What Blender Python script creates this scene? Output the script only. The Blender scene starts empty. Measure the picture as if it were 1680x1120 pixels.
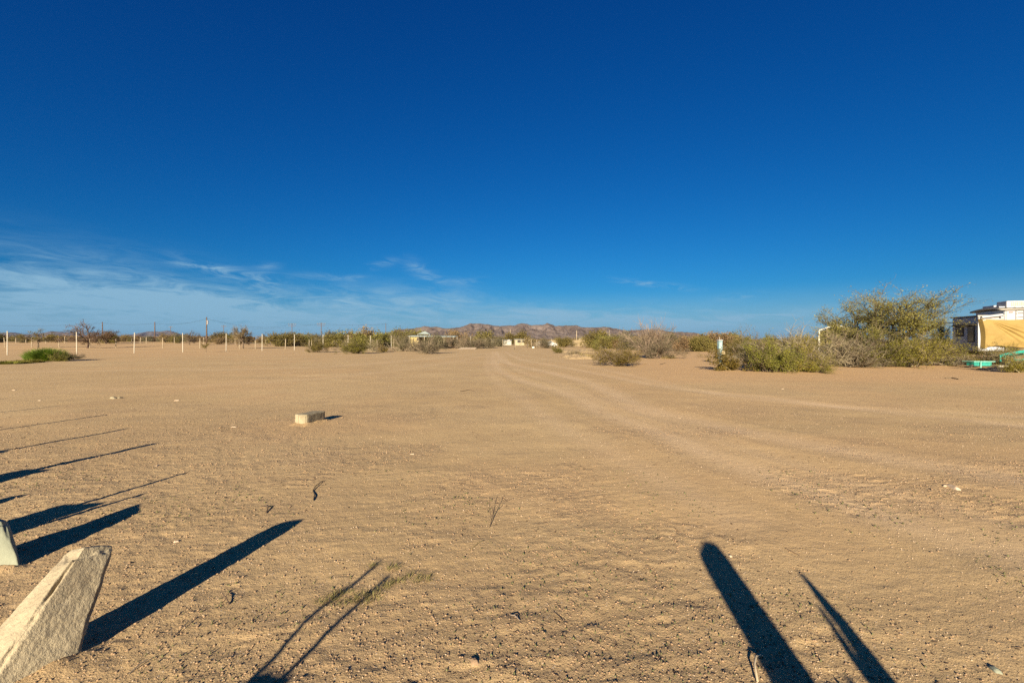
import bpy, math, random
import numpy as np
from mathutils import Vector, noise, Matrix
R = math.radians
C = bpy.context.scene.collection
scene = bpy.context.scene

# ------------------------------------------------------------------ camera, light, exposure
CAMZ, FPX, HY, CX = 1.25, 747.0, 563.5, 840.0
cam = bpy.data.objects.new('camera', bpy.data.cameras.new('camera'))
C.objects.link(cam)
cam.location = (0, 0, CAMZ); cam.rotation_euler = (R(90), 0, 0)
cam.data.sensor_width = 36; cam.data.lens = FPX / 1680 * 36
cam.data.shift_y = 3.5 / 1680
cam.data.clip_start = 0.05; cam.data.clip_end = 90000
scene.camera = cam
SUN_EL, SUN_AZ = R(16.2), R(192.2)          # the sun stands behind the camera and a little to its left
sun = bpy.data.objects.new('sun', bpy.data.lights.new('sun', 'SUN'))
C.objects.link(sun)
sun.data.energy = 4.6; sun.data.angle = R(0.53); sun.data.color = (1.0, 0.86, 0.66)
sd = Vector((math.sin(SUN_AZ) * math.cos(SUN_EL), math.cos(SUN_AZ) * math.cos(SUN_EL), math.sin(SUN_EL)))
sun.rotation_euler = sd.to_track_quat('Z', 'Y').to_euler()
scene.view_settings.view_transform = 'Standard'; scene.view_settings.look = 'None'
scene.view_settings.exposure = 1.45; scene.view_settings.gamma = 1.0
scene.view_settings.use_curve_mapping = False
scene.cycles.max_bounces = 6; scene.cycles.volume_bounces = 0; scene.cycles.transparent_max_bounces = 8
scene.cycles.use_denoising = False

class NB:
    """tiny node-graph builder"""
    def __init__(s, tree): s.t = tree; s.n = tree.nodes; s.l = tree.links
    def new(s, typ, **kw):
        n = s.n.new(typ)
        for k, v in kw.items(): setattr(n, k, v)
        return n
    def put(s, sock, v):
        if hasattr(v, 'is_linked') or isinstance(v, bpy.types.NodeSocket): s.l.new(v, sock)
        else: sock.default_value = v
    def m(s, op, a, b=None, c=None, clamp=False):
        n = s.new('ShaderNodeMath', operation=op, use_clamp=clamp)
        s.put(n.inputs[0], a)
        if b is not None: s.put(n.inputs[1], b)
        if c is not None: s.put(n.inputs[2], c)
        return n.outputs[0]
    def mix(s, f, a, b, mode='MIX'):
        n = s.new('ShaderNodeMix', data_type='RGBA', blend_type=mode)
        s.put(n.inputs[0], f); s.put(n.inputs[6], a); s.put(n.inputs[7], b)
        return n.outputs[2]
    def noise(s, vec, scale, detail=2, rough=0.5, dist=0.0):
        n = s.new('ShaderNodeTexNoise')
        if vec is not None: s.l.new(vec, n.inputs['Vector'])
        n.inputs['Scale'].default_value = scale; n.inputs['Detail'].default_value = detail
        n.inputs['Roughness'].default_value = rough; n.inputs['Distortion'].default_value = dist
        return n.outputs['Fac']
    def rng(s, v, a, b, c=0.0, d=1.0, smooth=True):
        n = s.new('ShaderNodeMapRange', interpolation_type='SMOOTHSTEP' if smooth else 'LINEAR')
        s.put(n.inputs[0], v)
        for i, x in enumerate((a, b, c, d)): n.inputs[1 + i].default_value = x
        return n.outputs[0]

world = bpy.data.worlds.new('World'); scene.world = world; world.use_nodes = True
nb = NB(world.node_tree); nb.n.clear()
sky = nb.new('ShaderNodeTexSky', sky_type='NISHITA')
sky.sun_disc = False; sky.sun_elevation = SUN_EL; sky.sun_rotation = SUN_AZ
sky.altitude = 400; sky.air_density = 1.0; sky.dust_density = 0.5; sky.ozone_density = 4.0
sc_ = nb.new('ShaderNodeSeparateColor'); nb.l.new(sky.outputs[0], sc_.inputs[0])   # deep, polarised desert blue
cc_ = nb.new('ShaderNodeCombineColor')
for i_, (g_, k_) in enumerate(((2.4, .018), (1.25, .266), (.98, .65))):
    nb.l.new(nb.m('MULTIPLY', nb.m('POWER', sc_.outputs[i_], g_), k_), cc_.inputs[i_])
skyc = cc_.outputs[0]
tc = nb.new('ShaderNodeTexCoord')
sep = nb.new('ShaderNodeSeparateXYZ'); nb.l.new(tc.outputs['Generated'], sep.inputs[0])
X, Y, Z = sep.outputs
az = nb.m('ARCTAN2', X, Y)
hyp = nb.m('SQRT', nb.m('ADD', nb.m('MULTIPLY', X, X), nb.m('MULTIPLY', Y, Y)))
el = nb.m('ARCTAN2', Z, hyp)
def pix(px, py):
    u = (px - CX) / FPX; a = math.atan(u)
    return a, math.atan((HY - py) / FPX * math.cos(a))
def streak(p0, p1, wid, tex, amp, end=0.12):
    """soft cirrus streak between two sky directions"""
    a0, e0 = pix(*p0); a1, e1 = pix(*p1)
    L = math.hypot(a1 - a0, e1 - e0); ux, uy = (a1 - a0) / L, (e1 - e0) / L
    dx = nb.m('SUBTRACT', az, a0); dy = nb.m('SUBTRACT', el, e0)
    s = nb.m('ADD', nb.m('MULTIPLY', dx, ux), nb.m('MULTIPLY', dy, uy))
    t = nb.m('SUBTRACT', nb.m('MULTIPLY', dy, ux), nb.m('MULTIPLY', dx, uy))
    t = nb.m('DIVIDE', t, wid / FPX)
    g = nb.m('EXPONENT', nb.m('MULTIPLY', nb.m('MULTIPLY', t, t), -1.0))
    h = nb.m('MULTIPLY', nb.rng(s, -end, end), nb.rng(s, L - end, L + end, 1, 0))
    return nb.m('MULTIPLY', nb.m('MULTIPLY', g, h), nb.m('MULTIPLY', tex, amp))
cv = nb.new('ShaderNodeCombineXYZ')
nb.l.new(nb.m('ADD', nb.m('MULTIPLY', az, 1.0), nb.m('MULTIPLY', el, 1.5)), cv.inputs[0])
nb.l.new(nb.m('MULTIPLY', el, 5.0), cv.inputs[1])
n1 = nb.noise(cv.outputs[0], 3.2, 8, 0.62, 0.6)
n2 = nb.noise(cv.outputs[0], 9.0, 8, 0.68, 1.2)
wisp = nb.rng(nb.m('ADD', nb.m('MULTIPLY', n1, 0.5), nb.m('MULTIPLY', n2, 0.5)), 0.36, 0.66)
fine = nb.rng(n2, 0.40, 0.72)
bands = [streak((-140, 425), (330, 482), 34, wisp, 0.86, .16), streak((240, 488), (780, 490), 22, wisp, 0.84, .1),
         streak((-200, 478), (500, 500), 24, wisp, 0.35, .2),
         streak((288, 428), (455, 462), 9, fine, 0.95, .03), streak((420, 438), (458, 436), 5, fine, 0.4, .02),
         streak((605, 437), (650, 428), 6, fine, 0.5, .02), streak((672, 432), (722, 468), 11, fine, 0.75, .03),
         streak((480, 452), (600, 456), 5, fine, 0.45, .04), streak((700, 462), (805, 460), 5, fine, 0.45, .04),
         streak((1015, 460), (1140, 474), 4, fine, 0.8, .04), streak((1180, 489), (1240, 483), 4, fine, 0.7, .03),
         streak((1090, 530), (1330, 515), 6, wisp, 0.95, .07), streak((820, 512), (1140, 522), 17, wisp, 0.8, .12),
         streak((500, 520), (900, 530), 16, wisp, 0.35, .15)]
# the same thin veil goes on round the whole horizon
veil = nb.m('MULTIPLY', nb.rng(el, 0.008, 0.120, 1, 0), nb.m('ADD', nb.m('MULTIPLY', wisp, 0.30), 0.72))
tot = veil
for b in bands: tot = nb.m('ADD', tot, b)
tot = nb.m('MINIMUM', tot, 0.93)
col = nb.mix(tot, skyc, (2.0, 3.6, 4.9, 1))
bg = nb.new('ShaderNodeBackground'); nb.l.new(col, bg.inputs[0]); bg.inputs[1].default_value = 0.05
out = nb.new('ShaderNodeOutputWorld'); nb.l.new(bg.outputs[0], out.inputs[0])

# ------------------------------------------------------------------ helpers
def setp(o, label=None, cat=None, group=None, kind=None):
    for k, v in (('label', label), ('category', cat), ('group', group), ('kind', kind)):
        if v: o[k] = v
    return o
def thing(name, label, cat, loc=(0, 0, 0), rz=0, group=None, scale=1.0):
    o = bpy.data.objects.new(name, None); C.objects.link(o)
    o.location = loc; o.rotation_euler = (0, 0, rz)
    o.scale = (scale,) * 3 if isinstance(scale, (int, float)) else scale
    o.empty_display_size = 0.1
    return setp(o, label, cat, group)
def mesh(name, V, F, mat=None, smooth=False):
    me = bpy.data.meshes.new(name); me.from_pydata(V, [], F)
    if mat: me.materials.append(mat)
    if smooth: me.shade_smooth()
    return me
def obj(name, me, parent=None, loc=None):
    o = bpy.data.objects.new(name, me); C.objects.link(o)
    if parent: o.parent = parent
    if loc: o.location = loc
    return o
def copy_tree(o, parent=None):
    c = o.copy(); C.objects.link(c)
    if parent: c.parent = parent
    for ch in o.children: copy_tree(ch, c)
    return c
class MB:
    def __init__(s): s.V = []; s.F = []
    def box(s, x0, x1, y0, y1, z0, z1, M=None):
        b = len(s.V)
        P = [(x, y, z) for z in (z0, z1) for x, y in ((x0, y0), (x1, y0), (x1, y1), (x0, y1))]
        if M: P = [tuple(M @ Vector(p)) for p in P]
        s.V += P
        s.F += [tuple(b + i for i in f) for f in ((3, 2, 1, 0), (4, 5, 6, 7), (0, 1, 5, 4), (1, 2, 6, 5), (2, 3, 7, 6), (3, 0, 4, 7))]
        return s
    def tube(s, pts, rad, n=6, cap=True):
        pts = [Vector(p) for p in pts]; b = len(s.V)
        if not hasattr(rad, '__len__'): rad = [rad] * len(pts)
        for i, p in enumerate(pts):
            d = (pts[min(i + 1, len(pts) - 1)] - pts[max(i - 1, 0)])
            d = d.normalized() if d.length > 1e-9 else Vector((0, 0, 1))
            a = d.orthogonal().normalized() if abs(d.z) > .9 else d.cross(Vector((0, 0, 1))).normalized()
            c = d.cross(a)
            for k in range(n):
                t = 2 * math.pi * k / n
                s.V.append(tuple(p + (a * math.cos(t) + c * math.sin(t)) * rad[i]))
        for i in range(len(pts) - 1):
            for k in range(n):
                k2 = (k + 1) % n
                s.F.append((b + i * n + k, b + i * n + k2, b + (i + 1) * n + k2, b + (i + 1) * n + k))
        if cap:
            s.F.append(tuple(b + k for k in reversed(range(n))))
            s.F.append(tuple(b + (len(pts) - 1) * n + k for k in range(n)))
        return s
    def poly(s, P):
        b = len(s.V); s.V += [tuple(p) for p in P]; s.F.append(tuple(range(b, b + len(P)))); return s
    def mesh(s, name, mat, smooth=False): return mesh(name, s.V, s.F, mat, smooth)
    def build(s, name, mat, parent=None, smooth=False, loc=None): return obj(name, s.mesh(name, mat, smooth), parent, loc)

# --- numpy value noise
_rs = np.random.RandomState(7); _T = _rs.rand(512, 512)
def vn(x, y, seed=0):
    x = x + seed * 37.13; y = y + seed * 91.7
    xi = np.floor(x).astype(np.int64); yi = np.floor(y).astype(np.int64)
    fx = x - xi; fy = y - yi
    fx = fx * fx * (3 - 2 * fx); fy = fy * fy * (3 - 2 * fy)
    a = _T[xi & 511, yi & 511]; b = _T[(xi + 1) & 511, yi & 511]
    c = _T[xi & 511, (yi + 1) & 511]; d = _T[(xi + 1) & 511, (yi + 1) & 511]
    return (a * (1 - fx) + b * fx) * (1 - fy) + (c * (1 - fx) + d * fx) * fy * 1.0
def fbm(x, y, seed=0, oct=4, gain=.5):
    s = 0; a = 1; t = 0
    for i in range(oct):
        s = s + a * vn(x * 2 ** i, y * 2 ** i, seed + i); t += a; a *= gain
    return s / t
def sst(x, a, b):
    t = np.clip((x - a) / (b - a), 0, 1); return t * t * (3 - 2 * t)

def macro(x, y):
    """large terrain form: nearly flat, rising slowly far off, most on the left"""
    x = np.asarray(x, float); y = np.asarray(y, float)
    px = CX + FPX * x / np.maximum(y, 1.0)
    amp = 0.55 + 0.25 * sst(px, 1000, 800) + 1.1 * sst(px, 620, 260)
    return amp * sst(y, 55, 165)
def G(px, py):
    """ground point seen at a pixel of the photograph"""
    u, v = (px - CX) / FPX, (py - HY) / FPX
    d = CAMZ / max(v, .0012)
    for _ in range(30): d = 0.5 * d + 0.5 * (CAMZ - float(macro(u * d, d))) / max(v, .0012)
    return Vector((u * d, d, float(macro(u * d, d))))
def at(px, d, dz=0.0):
    x = (px - CX) / FPX * d
    return Vector((x, d, float(macro(x, d)) + dz))
def PD(px, py, d): return Vector(((px - CX) / FPX * d, d, CAMZ - (py - HY) / FPX * d))

# ------------------------------------------------------------------ materials
MATS = {}
def mat(name, base, rough=0.8, var=0.15, scale=8.0, bump=0.0, bscale=40.0, metal=0.0, spec=0.3, base2=None, transl=0.0, obrand=0.0, bdist=0.01):
    if name in MATS: return MATS[name]
    m = bpy.data.materials.new(name); m.use_nodes = True
    n = NB(m.node_tree); n.n.clear()
    o = n.new('ShaderNodeOutputMaterial'); p = n.new('ShaderNodeBsdfPrincipled')
    t = n.new('ShaderNodeTexCoord').outputs['Object']
    f = n.rng(n.noise(t, scale, 5, .6), .3, .7)
    b2 = base2 or tuple(c * (1 - 2 * var) for c in base)
    b1 = base if base2 else tuple(min(1, c * (1 + var)) for c in base)
    col = n.mix(f, (*b2, 1), (*b1, 1))
    if obrand:
        r = n.new('ShaderNodeObjectInfo').outputs['Random']
        hsv = n.new('ShaderNodeHueSaturation'); n.l.new(col, hsv.inputs['Color'])
        n.l.new(n.m('ADD', n.m('MULTIPLY', r, obrand * 2), 1 - obrand), hsv.inputs['Value'])
        n.l.new(n.m('ADD', n.m('MULTIPLY', r, 0.04), 0.48), hsv.inputs['Hue'])
        col = hsv.outputs[0]
    n.l.new(col, p.inputs['Base Color']); p.inputs['Roughness'].default_value = rough
    p.inputs['Metallic'].default_value = metal; p.inputs['Specular IOR Level'].default_value = spec
    if bump:
        bn = n.new('ShaderNodeBump'); bn.inputs['Strength'].default_value = bump; bn.inputs['Distance'].default_value = bdist
        n.l.new(n.noise(t, bscale, 6, .65), bn.inputs['Height']); n.l.new(bn.outputs[0], p.inputs['Normal'])
    sh = p.outputs[0]
    if transl:
        tr = n.new('ShaderNodeBsdfTranslucent'); n.l.new(col, tr.inputs[0])
        mx = n.new('ShaderNodeMixShader'); mx.inputs[0].default_value = transl
        n.l.new(sh, mx.inputs[1]); n.l.new(tr.outputs[0], mx.inputs[2]); sh = mx.outputs[0]
    n.l.new(sh, o.inputs[0]); MATS[name] = m; return m

# soil
def soil_material():
    m = bpy.data.materials.new('desert_soil'); m.use_nodes = True
    n = NB(m.node_tree); n.n.clear()
    o = n.new('ShaderNodeOutputMaterial'); p = n.new('ShaderNodeBsdfPrincipled')
    pos = n.new('ShaderNodeNewGeometry').outputs['Position']
    tr = n.new('ShaderNodeAttribute', attribute_name='track').outputs['Fac']
    ro = n.new('ShaderNodeAttribute', attribute_name='rough').outputs['Fac']
    rd = n.new('ShaderNodeAttribute', attribute_name='red').outputs['Fac']
    big = n.rng(n.noise(pos, 0.22, 5, .6), .35, .68)
    mid = n.rng(n.noise(pos, 1.7, 6, .65), .3, .7)
    fin = n.rng(n.noise(pos, 26, 6, .7), .3, .7)
    grn = n.noise(pos, 240, 3, .6)
    # long drag-like streaks across the view (vehicles grading the lot)
    mp = n.new('ShaderNodeMapping'); n.l.new(pos, mp.inputs[0]); mp.inputs['Scale'].default_value = (0.16, 1.5, 1); mp.inputs['Rotation'].default_value = (0, 0, R(-14))
    stk = n.rng(n.noise(mp.outputs[0], 1.6, 6, .65), .35, .7)
    c = n.mix(big, (0.475, 0.330, 0.158, 1), (0.545, 0.392, 0.196, 1))
    c = n.mix(n.m('MULTIPLY', stk, .35), c, (0.60, 0.43, 0.215, 1))
    crust = n.rng(n.noise(pos, .75, 7, .68), .50, .66)
    c = n.mix(n.m('MULTIPLY', crust, .34), c, (0.34, 0.23, 0.128, 1))
    c = n.mix(n.m('MULTIPLY', mid, .34), c, (0.40, 0.272, 0.14, 1))
    c = n.mix(n.m('MULTIPLY', rd, .75), c, (0.57, 0.36, 0.17, 1))
    c = n.mix(n.m('MULTIPLY', ro, n.m('ADD', n.m('MULTIPLY', fin, .40), .16)), c, (0.28, 0.195, 0.118, 1))  # darker tone on rough soil stands in for its micro shadows
    c = n.mix(n.m('MULTIPLY', tr, .52), c, (0.64, 0.465, 0.275, 1))
    gs = n.rng(grn, .25, .75, .80, 1.20, False)
    gc = n.new('ShaderNodeCombineXYZ')
    for i in range(3): n.l.new(gs, gc.inputs[i])
    c = n.mix(0.8, c, gc.outputs[0], 'MULTIPLY')
    # sparse dark and pale grains
    vor = n.new('ShaderNodeTexVoronoi'); n.l.new(pos, vor.inputs['Vector']); vor.inputs['Scale'].default_value = 95
    sx = n.new('ShaderNodeSeparateColor'); n.l.new(vor.outputs['Color'], sx.inputs[0])
    near = n.rng(vor.outputs['Distance'], .22, .38, 1, 0)
    dk = n.m('MULTIPLY', near, n.rng(sx.outputs[0], .90, .93)); lt = n.m('MULTIPLY', near, n.rng(sx.outputs[1], .93, .96))
    c = n.mix(n.m('MULTIPLY', dk, .7), c, (0.13, 0.085, 0.055, 1))
    c = n.mix(n.m('MULTIPLY', lt, .75), c, (0.62, 0.52, 0.40, 1))
    n.l.new(c, p.inputs['Base Color']); p.inputs['Roughness'].default_value = 0.95; p.inputs['Specular IOR Level'].default_value = 0.15
    hgt = n.m('ADD', n.m('MULTIPLY', n.noise(pos, 14, 8, .72), .020), n.m('MULTIPLY', n.noise(pos, 90, 6, .7), .0052))
    hgt = n.m('ADD', hgt, n.m('MULTIPLY', near, .0016))
    hgt = n.m('ADD', hgt, n.m('MULTIPLY', n.noise(mp.outputs[0], 9, 6, .7), .005))
    bn = n.new('ShaderNodeBump'); bn.inputs['Distance'].default_value = 1.0
    n.l.new(n.m('ADD', n.m('MULTIPLY', ro, .45), .40), bn.inputs['Strength'])
    n.l.new(hgt, bn.inputs['Height']); n.l.new(bn.outputs[0], p.inputs['Normal'])
    n.l.new(p.outputs[0], o.inputs[0]); return m

M_CONC = mat('weathered_concrete', (.39, .33, .215), .92, scale=5, base2=(.26, .21, .135), bump=1.0, bscale=55, bdist=.012)
M_CONC2 = mat('grey_green_concrete', (.26, .27, .19), .9, scale=6, base2=(.20, .21, .15), bump=.5, bscale=30, bdist=.01)
M_BLOCK = mat('cinder_block_concrete', (.30, .255, .165), .95, scale=9, base2=(.20, .165, .10), bump=.7, bscale=60, bdist=.006)
M_RUST = mat('rusty_rebar', (.13, .07, .04), .9, .3)
M_WOOD = mat('grey_weathered_wood', (.24, .19, .14), .9, .25, 12, bump=.4)
M_POLE = mat('creosoted_pole_wood', (.115, .075, .05), .9, .25, 3)
M_WHITEPOST = mat('white_painted_post', (.44, .40, .31), .6, .12, 4)
M_TANPOST = mat('pale_weathered_post', (.33, .27, .18), .8, .15, 4)
M_WIRE = mat('dull_steel_wire', (.30, .28, .25), .5, .1, metal=.6)
M_TWIG = mat('grey_tan_twig', (.20, .155, .10), .9, .2, 5, obrand=.15)
M_TWIGD = mat('dark_brown_bark', (.12, .085, .055), .9, .25, 5, obrand=.15)
M_CREO = mat('olive_creosote_leaf', (.23, .185, .025), .75, scale=2.5, base2=(.11, .09, .015), transl=.25, obrand=.18)
M_CREOG = mat('green_shrub_leaf', (.18, .16, .022), .75, scale=2.5, base2=(.085, .08, .014), transl=.25, obrand=.18)
M_PALO = mat('palo_verde_leaf', (.30, .27, .06), .75, scale=1.6, base2=(.18, .165, .035), transl=.3)
M_PALOB = mat('palo_verde_bark', (.11, .09, .045), .85, .25, 3)
M_GREY = mat('grey_sage_leaf', (.155, .14, .07), .8, scale=2.5, base2=(.085, .075, .04), transl=.2, obrand=.18)
M_BROWN = mat('dry_brown_leaf', (.225, .155, .07), .85, scale=1.5, base2=(.14, .095, .045), transl=.2, obrand=.2)
M_FARG = mat('far_green_foliage', (.18, .15, .035), .8, scale=.8, base2=(.105, .09, .022), transl=.2, obrand=.22)
M_LIME = mat('fresh_green_weed', (.15, .22, .018), .7, scale=3, base2=(.07, .115, .012), transl=.35)
M_GRASS = mat('dry_green_grass', (.30, .25, .09), .8, scale=30, base2=(.11, .105, .036), transl=.3)
M_STRAW = mat('straw_grass', (.36, .28, .12), .85, scale=9, base2=(.24, .18, .08), transl=.3)
M_PEBL = mat('pale_gravel_stone', (.55, .44, .31), .85, scale=30, base2=(.38, .27, .17))
M_PEBD = mat('brown_soil_clod', (.35, .235, .135), .95, scale=30, base2=(.24, .16, .095))
M_LITT = mat('dark_leaf_litter', (.10, .065, .04), .95, .3, 30)
M_LITG = mat('dull_green_litter', (.13, .13, .055), .95, .3, 30)
M_MOUND = mat('pale_dirt_mound', (.46, .335, .17), .95, scale=2, base2=(.36, .25, .13), bump=1, bscale=8, bdist=.1)

# ------------------------------------------------------------------ ground sheet
def graded(n_half_fine, step, growth, limit):
    a = [step * i for i in range(n_half_fine + 1)]; s = step
    while a[-1] < limit: s *= growth; a.append(a[-1] + s)
    return a
px_ = graded(225, .016, 1.04, 24000)
gx = np.array([-v for v in reversed(px_[1:])] + px_)
yy = [1.5]; s = .013
while yy[-1] < 4.2: yy.append(yy[-1] + s)
while yy[-1] < 24000: s *= 1.025; yy.append(yy[-1] + s)
bk = [1.5]; s = .03
while bk[-1] > -600: s *= 1.12; bk.append(bk[-1] - s)
gy = np.array(list(reversed(bk[1:])) + yy)
GX, GY = np.meshgrid(gx, gy)

TR = [  # wheel tracks, drawn as they run over the lot and away up the drive
 ([(815, 577), (822, 590), (847, 599), (905, 612), (965, 627), (1050, 667), (1115, 684), (1240, 712), (1420, 745), (1700, 790)], .26, 1.0),
 ([(808, 577), (812, 597), (840, 618), (932, 646), (990, 676), (1090, 713), (1165, 747), (1290, 790), (1480, 850), (1720, 920)], .22, .9),
 ([(830, 577), (850, 588), (900, 598), (965, 610), (1050, 627), (1115, 638), (1260, 653), (1430, 672), (1700, 700)], .22, .8),
 ([(838, 577), (870, 585), (940, 596), (1025, 614), (1140, 640), (1240, 655), (1400, 668), (1700, 684)], .20, .5),
 ([(800, 577), (800, 600), (815, 625), (850, 650), (905, 690), (985, 735), (1080, 785), (1200, 850)], .18, .45),
 ([(822, 577), (840, 600), (900, 624), (985, 655), (1080, 690), (1140, 708), (1200, 730), (1400, 790), (1700, 870)], .16, .45),
 ([(790, 580), (700, 588), (560, 600), (380, 606), (150, 608), (-80, 612)], .5, .5),
 ([(795, 584), (700, 600), (560, 617), (380, 630), (150, 640), (-80, 652)], .4, .35),
 ([(60, 612), (130, 618), (200, 616), (300, 610), (380, 608), (480, 604)], .05, -1.3), ([(60, 604), (160, 607), (260, 603)], .05, -.9),
 ([(380, 640), (440, 622), (470, 618)], .03, -.8),
 ([(1500, 640), (1600, 655), (1700, 668), (1800, 680)], .12, -.6), ([(1640, 652), (1690, 664), (1750, 676)], .08, -.9),
]
def segdist(x, y, pts):
    best = np.full(x.shape, 1e9)
    for (ax, ay), (bx, by) in zip(pts[:-1], pts[1:]):
        dx, dy = bx - ax, by - ay; L2 = dx * dx + dy * dy
        t = np.clip(((x - ax) * dx + (y - ay) * dy) / L2, 0, 1)
        best = np.minimum(best, (x - ax - t * dx) ** 2 + (y - ay - t * dy) ** 2)
    return np.sqrt(best)
def smooth_line(pts, k=5):
    P = [Vector(p).to_2d() if len(p) == 2 else Vector((p[0], p[1])) for p in pts]; out = []
    for i in range(len(P) - 1):
        p0, p1, p2, p3 = P[max(i - 1, 0)], P[i], P[i + 1], P[min(i + 2, len(P) - 1)]
        for j in range(k):
            t = j / k
            out.append(tuple(.5 * (2 * p1 + (p2 - p0) * t + (2 * p0 - 5 * p1 + 4 * p2 - p3) * t * t + (3 * p1 - p0 - 3 * p2 + p3) * t ** 3)))
    out.append(tuple(P[-1])); return out
TRW = []
for pts, w, a in TR:
    w2 = [G(x, y) for x, y in pts]
    TRW.append((smooth_line([(p.x, p.y) for p in w2]), w * (1.25 if a > 0 else 1), a))
def roughness(x, y):
    wob = fbm(x * .5, y * .5, 11, 4)
    d = np.hypot(x, y)
    near = sst(d + (wob - .5) * 3.4 + np.clip(x, 0, 4) * .55, 4.6, 1.7)
    left = sst(-x + (wob - .5) * 4, 1.0, 4.0) * sst(d, 13, 5) * .85
    patch = sst(fbm(x * .8, y * .8, 21, 4), .50, .68) * sst(d, 16, 5) * .7
    return np.clip(np.maximum(np.maximum(near, left), patch) + .08, 0, 1)
DRIFT = [([(-1.866, 1.5), (-1.715, 1.80)], .07, .035), ([(-1.715, 1.80), (-1.90, 1.80)], .06, .03), ([(-3.05, 2.47), (-2.77, 2.53), (-2.85, 2.6)], .05, .03),
         ([(-3.37, 7.05), (-3.155, 6.99), (-3.035, 7.41)], .05, .035)]
def drift(x, y):
    h = np.zeros(x.shape)
    for pts, w, a in DRIFT: h = np.maximum(h, a * np.exp(-(segdist(x, y, pts) / w) ** 2) * (.35 + 1.1 * fbm(x * 9, y * 9, 77, 3)))
    return h
def tracks(x, y, only_near=True):
    t = np.zeros(x.shape); h = drift(x, y)
    for pts, w, a in TRW:
        d = segdist(x, y, pts)
        g = np.exp(-(d / w) ** 2); n = .45 + .9 * fbm(x * 2.3, y * 1.1, 31, 3)
        t += a * g * n
        h += abs(a) * (-.006 * g + .005 * np.exp(-((d - w * 1.7) / (w * .45)) ** 2))
    return t, h
def micro(x, y, rough=None):
    if rough is None: rough = roughness(x, y)
    d = np.hypot(x, y); f = sst(d, 40, 8)
    h = .030 * (fbm(x * .6, y * .6, 41, 3) - .5) * sst(d, 90, 20)
    h += f * .014 * (fbm(x * 2.6, y * 2.6, 51, 3) - .5) * (.5 + rough)
    n3 = fbm(x * 11, y * 11, 61, 4, .6)
    h += f * rough * .013 * (n3 - .5)
    h += f * rough * .020 * np.clip(fbm(x * 17, y * 17, 71, 2) - .60, 0, 1)
    rip = fbm(x * 2.2 + y * 1.2, y * 20 - x * 4, 81, 3, .6)      # fine rake-like ripples across
    h += f * .005 * (rip - .5) * (.35 + rough)
    prt = fbm(x * 6, y * 6, 91, 2)
    h -= f * rough * .006 * sst(prt, .68, .78)
    return h
RG = roughness(GX, GY); TK, TH = tracks(GX, GY)
ZZ = macro(GX, GY) + micro(GX, GY, RG) + TH * sst(np.hypot(GX, GY), 60, 25)
pxg = CX + FPX * GX / np.maximum(GY, .5)
RED = sst(GY, 11, 19) * sst(pxg, 850, 1150) + .35 * sst(fbm(GX * .35, GY * .35, 15, 3), .5, .7) + .5 * sst(GY, 25, 60) * sst(pxg, 700, 300)
def height(x, y):
    x = np.array([x], float); y = np.array([y], float)
    t, h = tracks(x, y); return float((macro(x, y) + micro(x, y) + h * sst(np.hypot(x, y), 60, 25))[0])
ny, nx = GX.shape
me = bpy.data.meshes.new('ground')
me.vertices.add(nx * ny)
me.vertices.foreach_set('co', np.stack([GX, GY, ZZ], -1).astype(np.float32).ravel())
ii = (np.arange(ny - 1)[:, None] * nx + np.arange(nx - 1)[None, :]).ravel()
quads = np.stack([ii, ii + 1, ii + nx + 1, ii + nx], -1).astype(np.int32)
me.loops.add(quads.size); me.loops.foreach_set('vertex_index', quads.ravel())
me.polygons.add(len(quads)); me.polygons.foreach_set('loop_start', np.arange(0, quads.size, 4, dtype=np.int32))
me.polygons.foreach_set('loop_total', np.full(len(quads), 4, dtype=np.int32))
me.update(calc_edges=True)
for nm, arr in (('track', TK), ('rough', RG), ('red', np.clip(RED, 0, 1))):
    a = me.attributes.new(nm, 'FLOAT', 'POINT'); a.data.foreach_set('value', arr.astype(np.float32).ravel())
me.shade_smooth(); me.materials.append(soil_material())
setp(obj('ground', me), kind='structure')

# ------------------------------------------------------------------ mountains
def mountain_mat(name, a, b):
    m = bpy.data.materials.new(name); m.use_nodes = True
    n = NB(m.node_tree); n.n.clear()
    o = n.new('ShaderNodeOutputMaterial'); p = n.new('ShaderNodeBsdfPrincipled')
    pos = n.new('ShaderNodeNewGeometry').outputs['Position']
    f = n.rng(n.noise(pos, .006, 8, .7), .38, .64)
    g = n.rng(n.noise(pos, .03, 6, .7), .45, .7)
    c = n.mix(f, (*a, 1), (*b, 1)); c = n.mix(n.m('MULTIPLY', g, .5), c, (a[0] * .45, a[1] * .45, a[2] * .45, 1))
    n.l.new(c, p.inputs[0]); p.inputs['Roughness'].default_value = 1; p.inputs['Specular IOR Level'].default_value = 0
    bn = n.new('ShaderNodeBump'); bn.inputs['Strength'].default_value = .5; bn.inputs['Distance'].default_value = 25
    n.l.new(n.noise(pos, .02, 8, .7), bn.inputs['Height']); n.l.new(bn.outputs[0], p.inputs['Normal'])
    n.l.new(p.outputs[0], o.inputs[0]); return m
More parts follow.
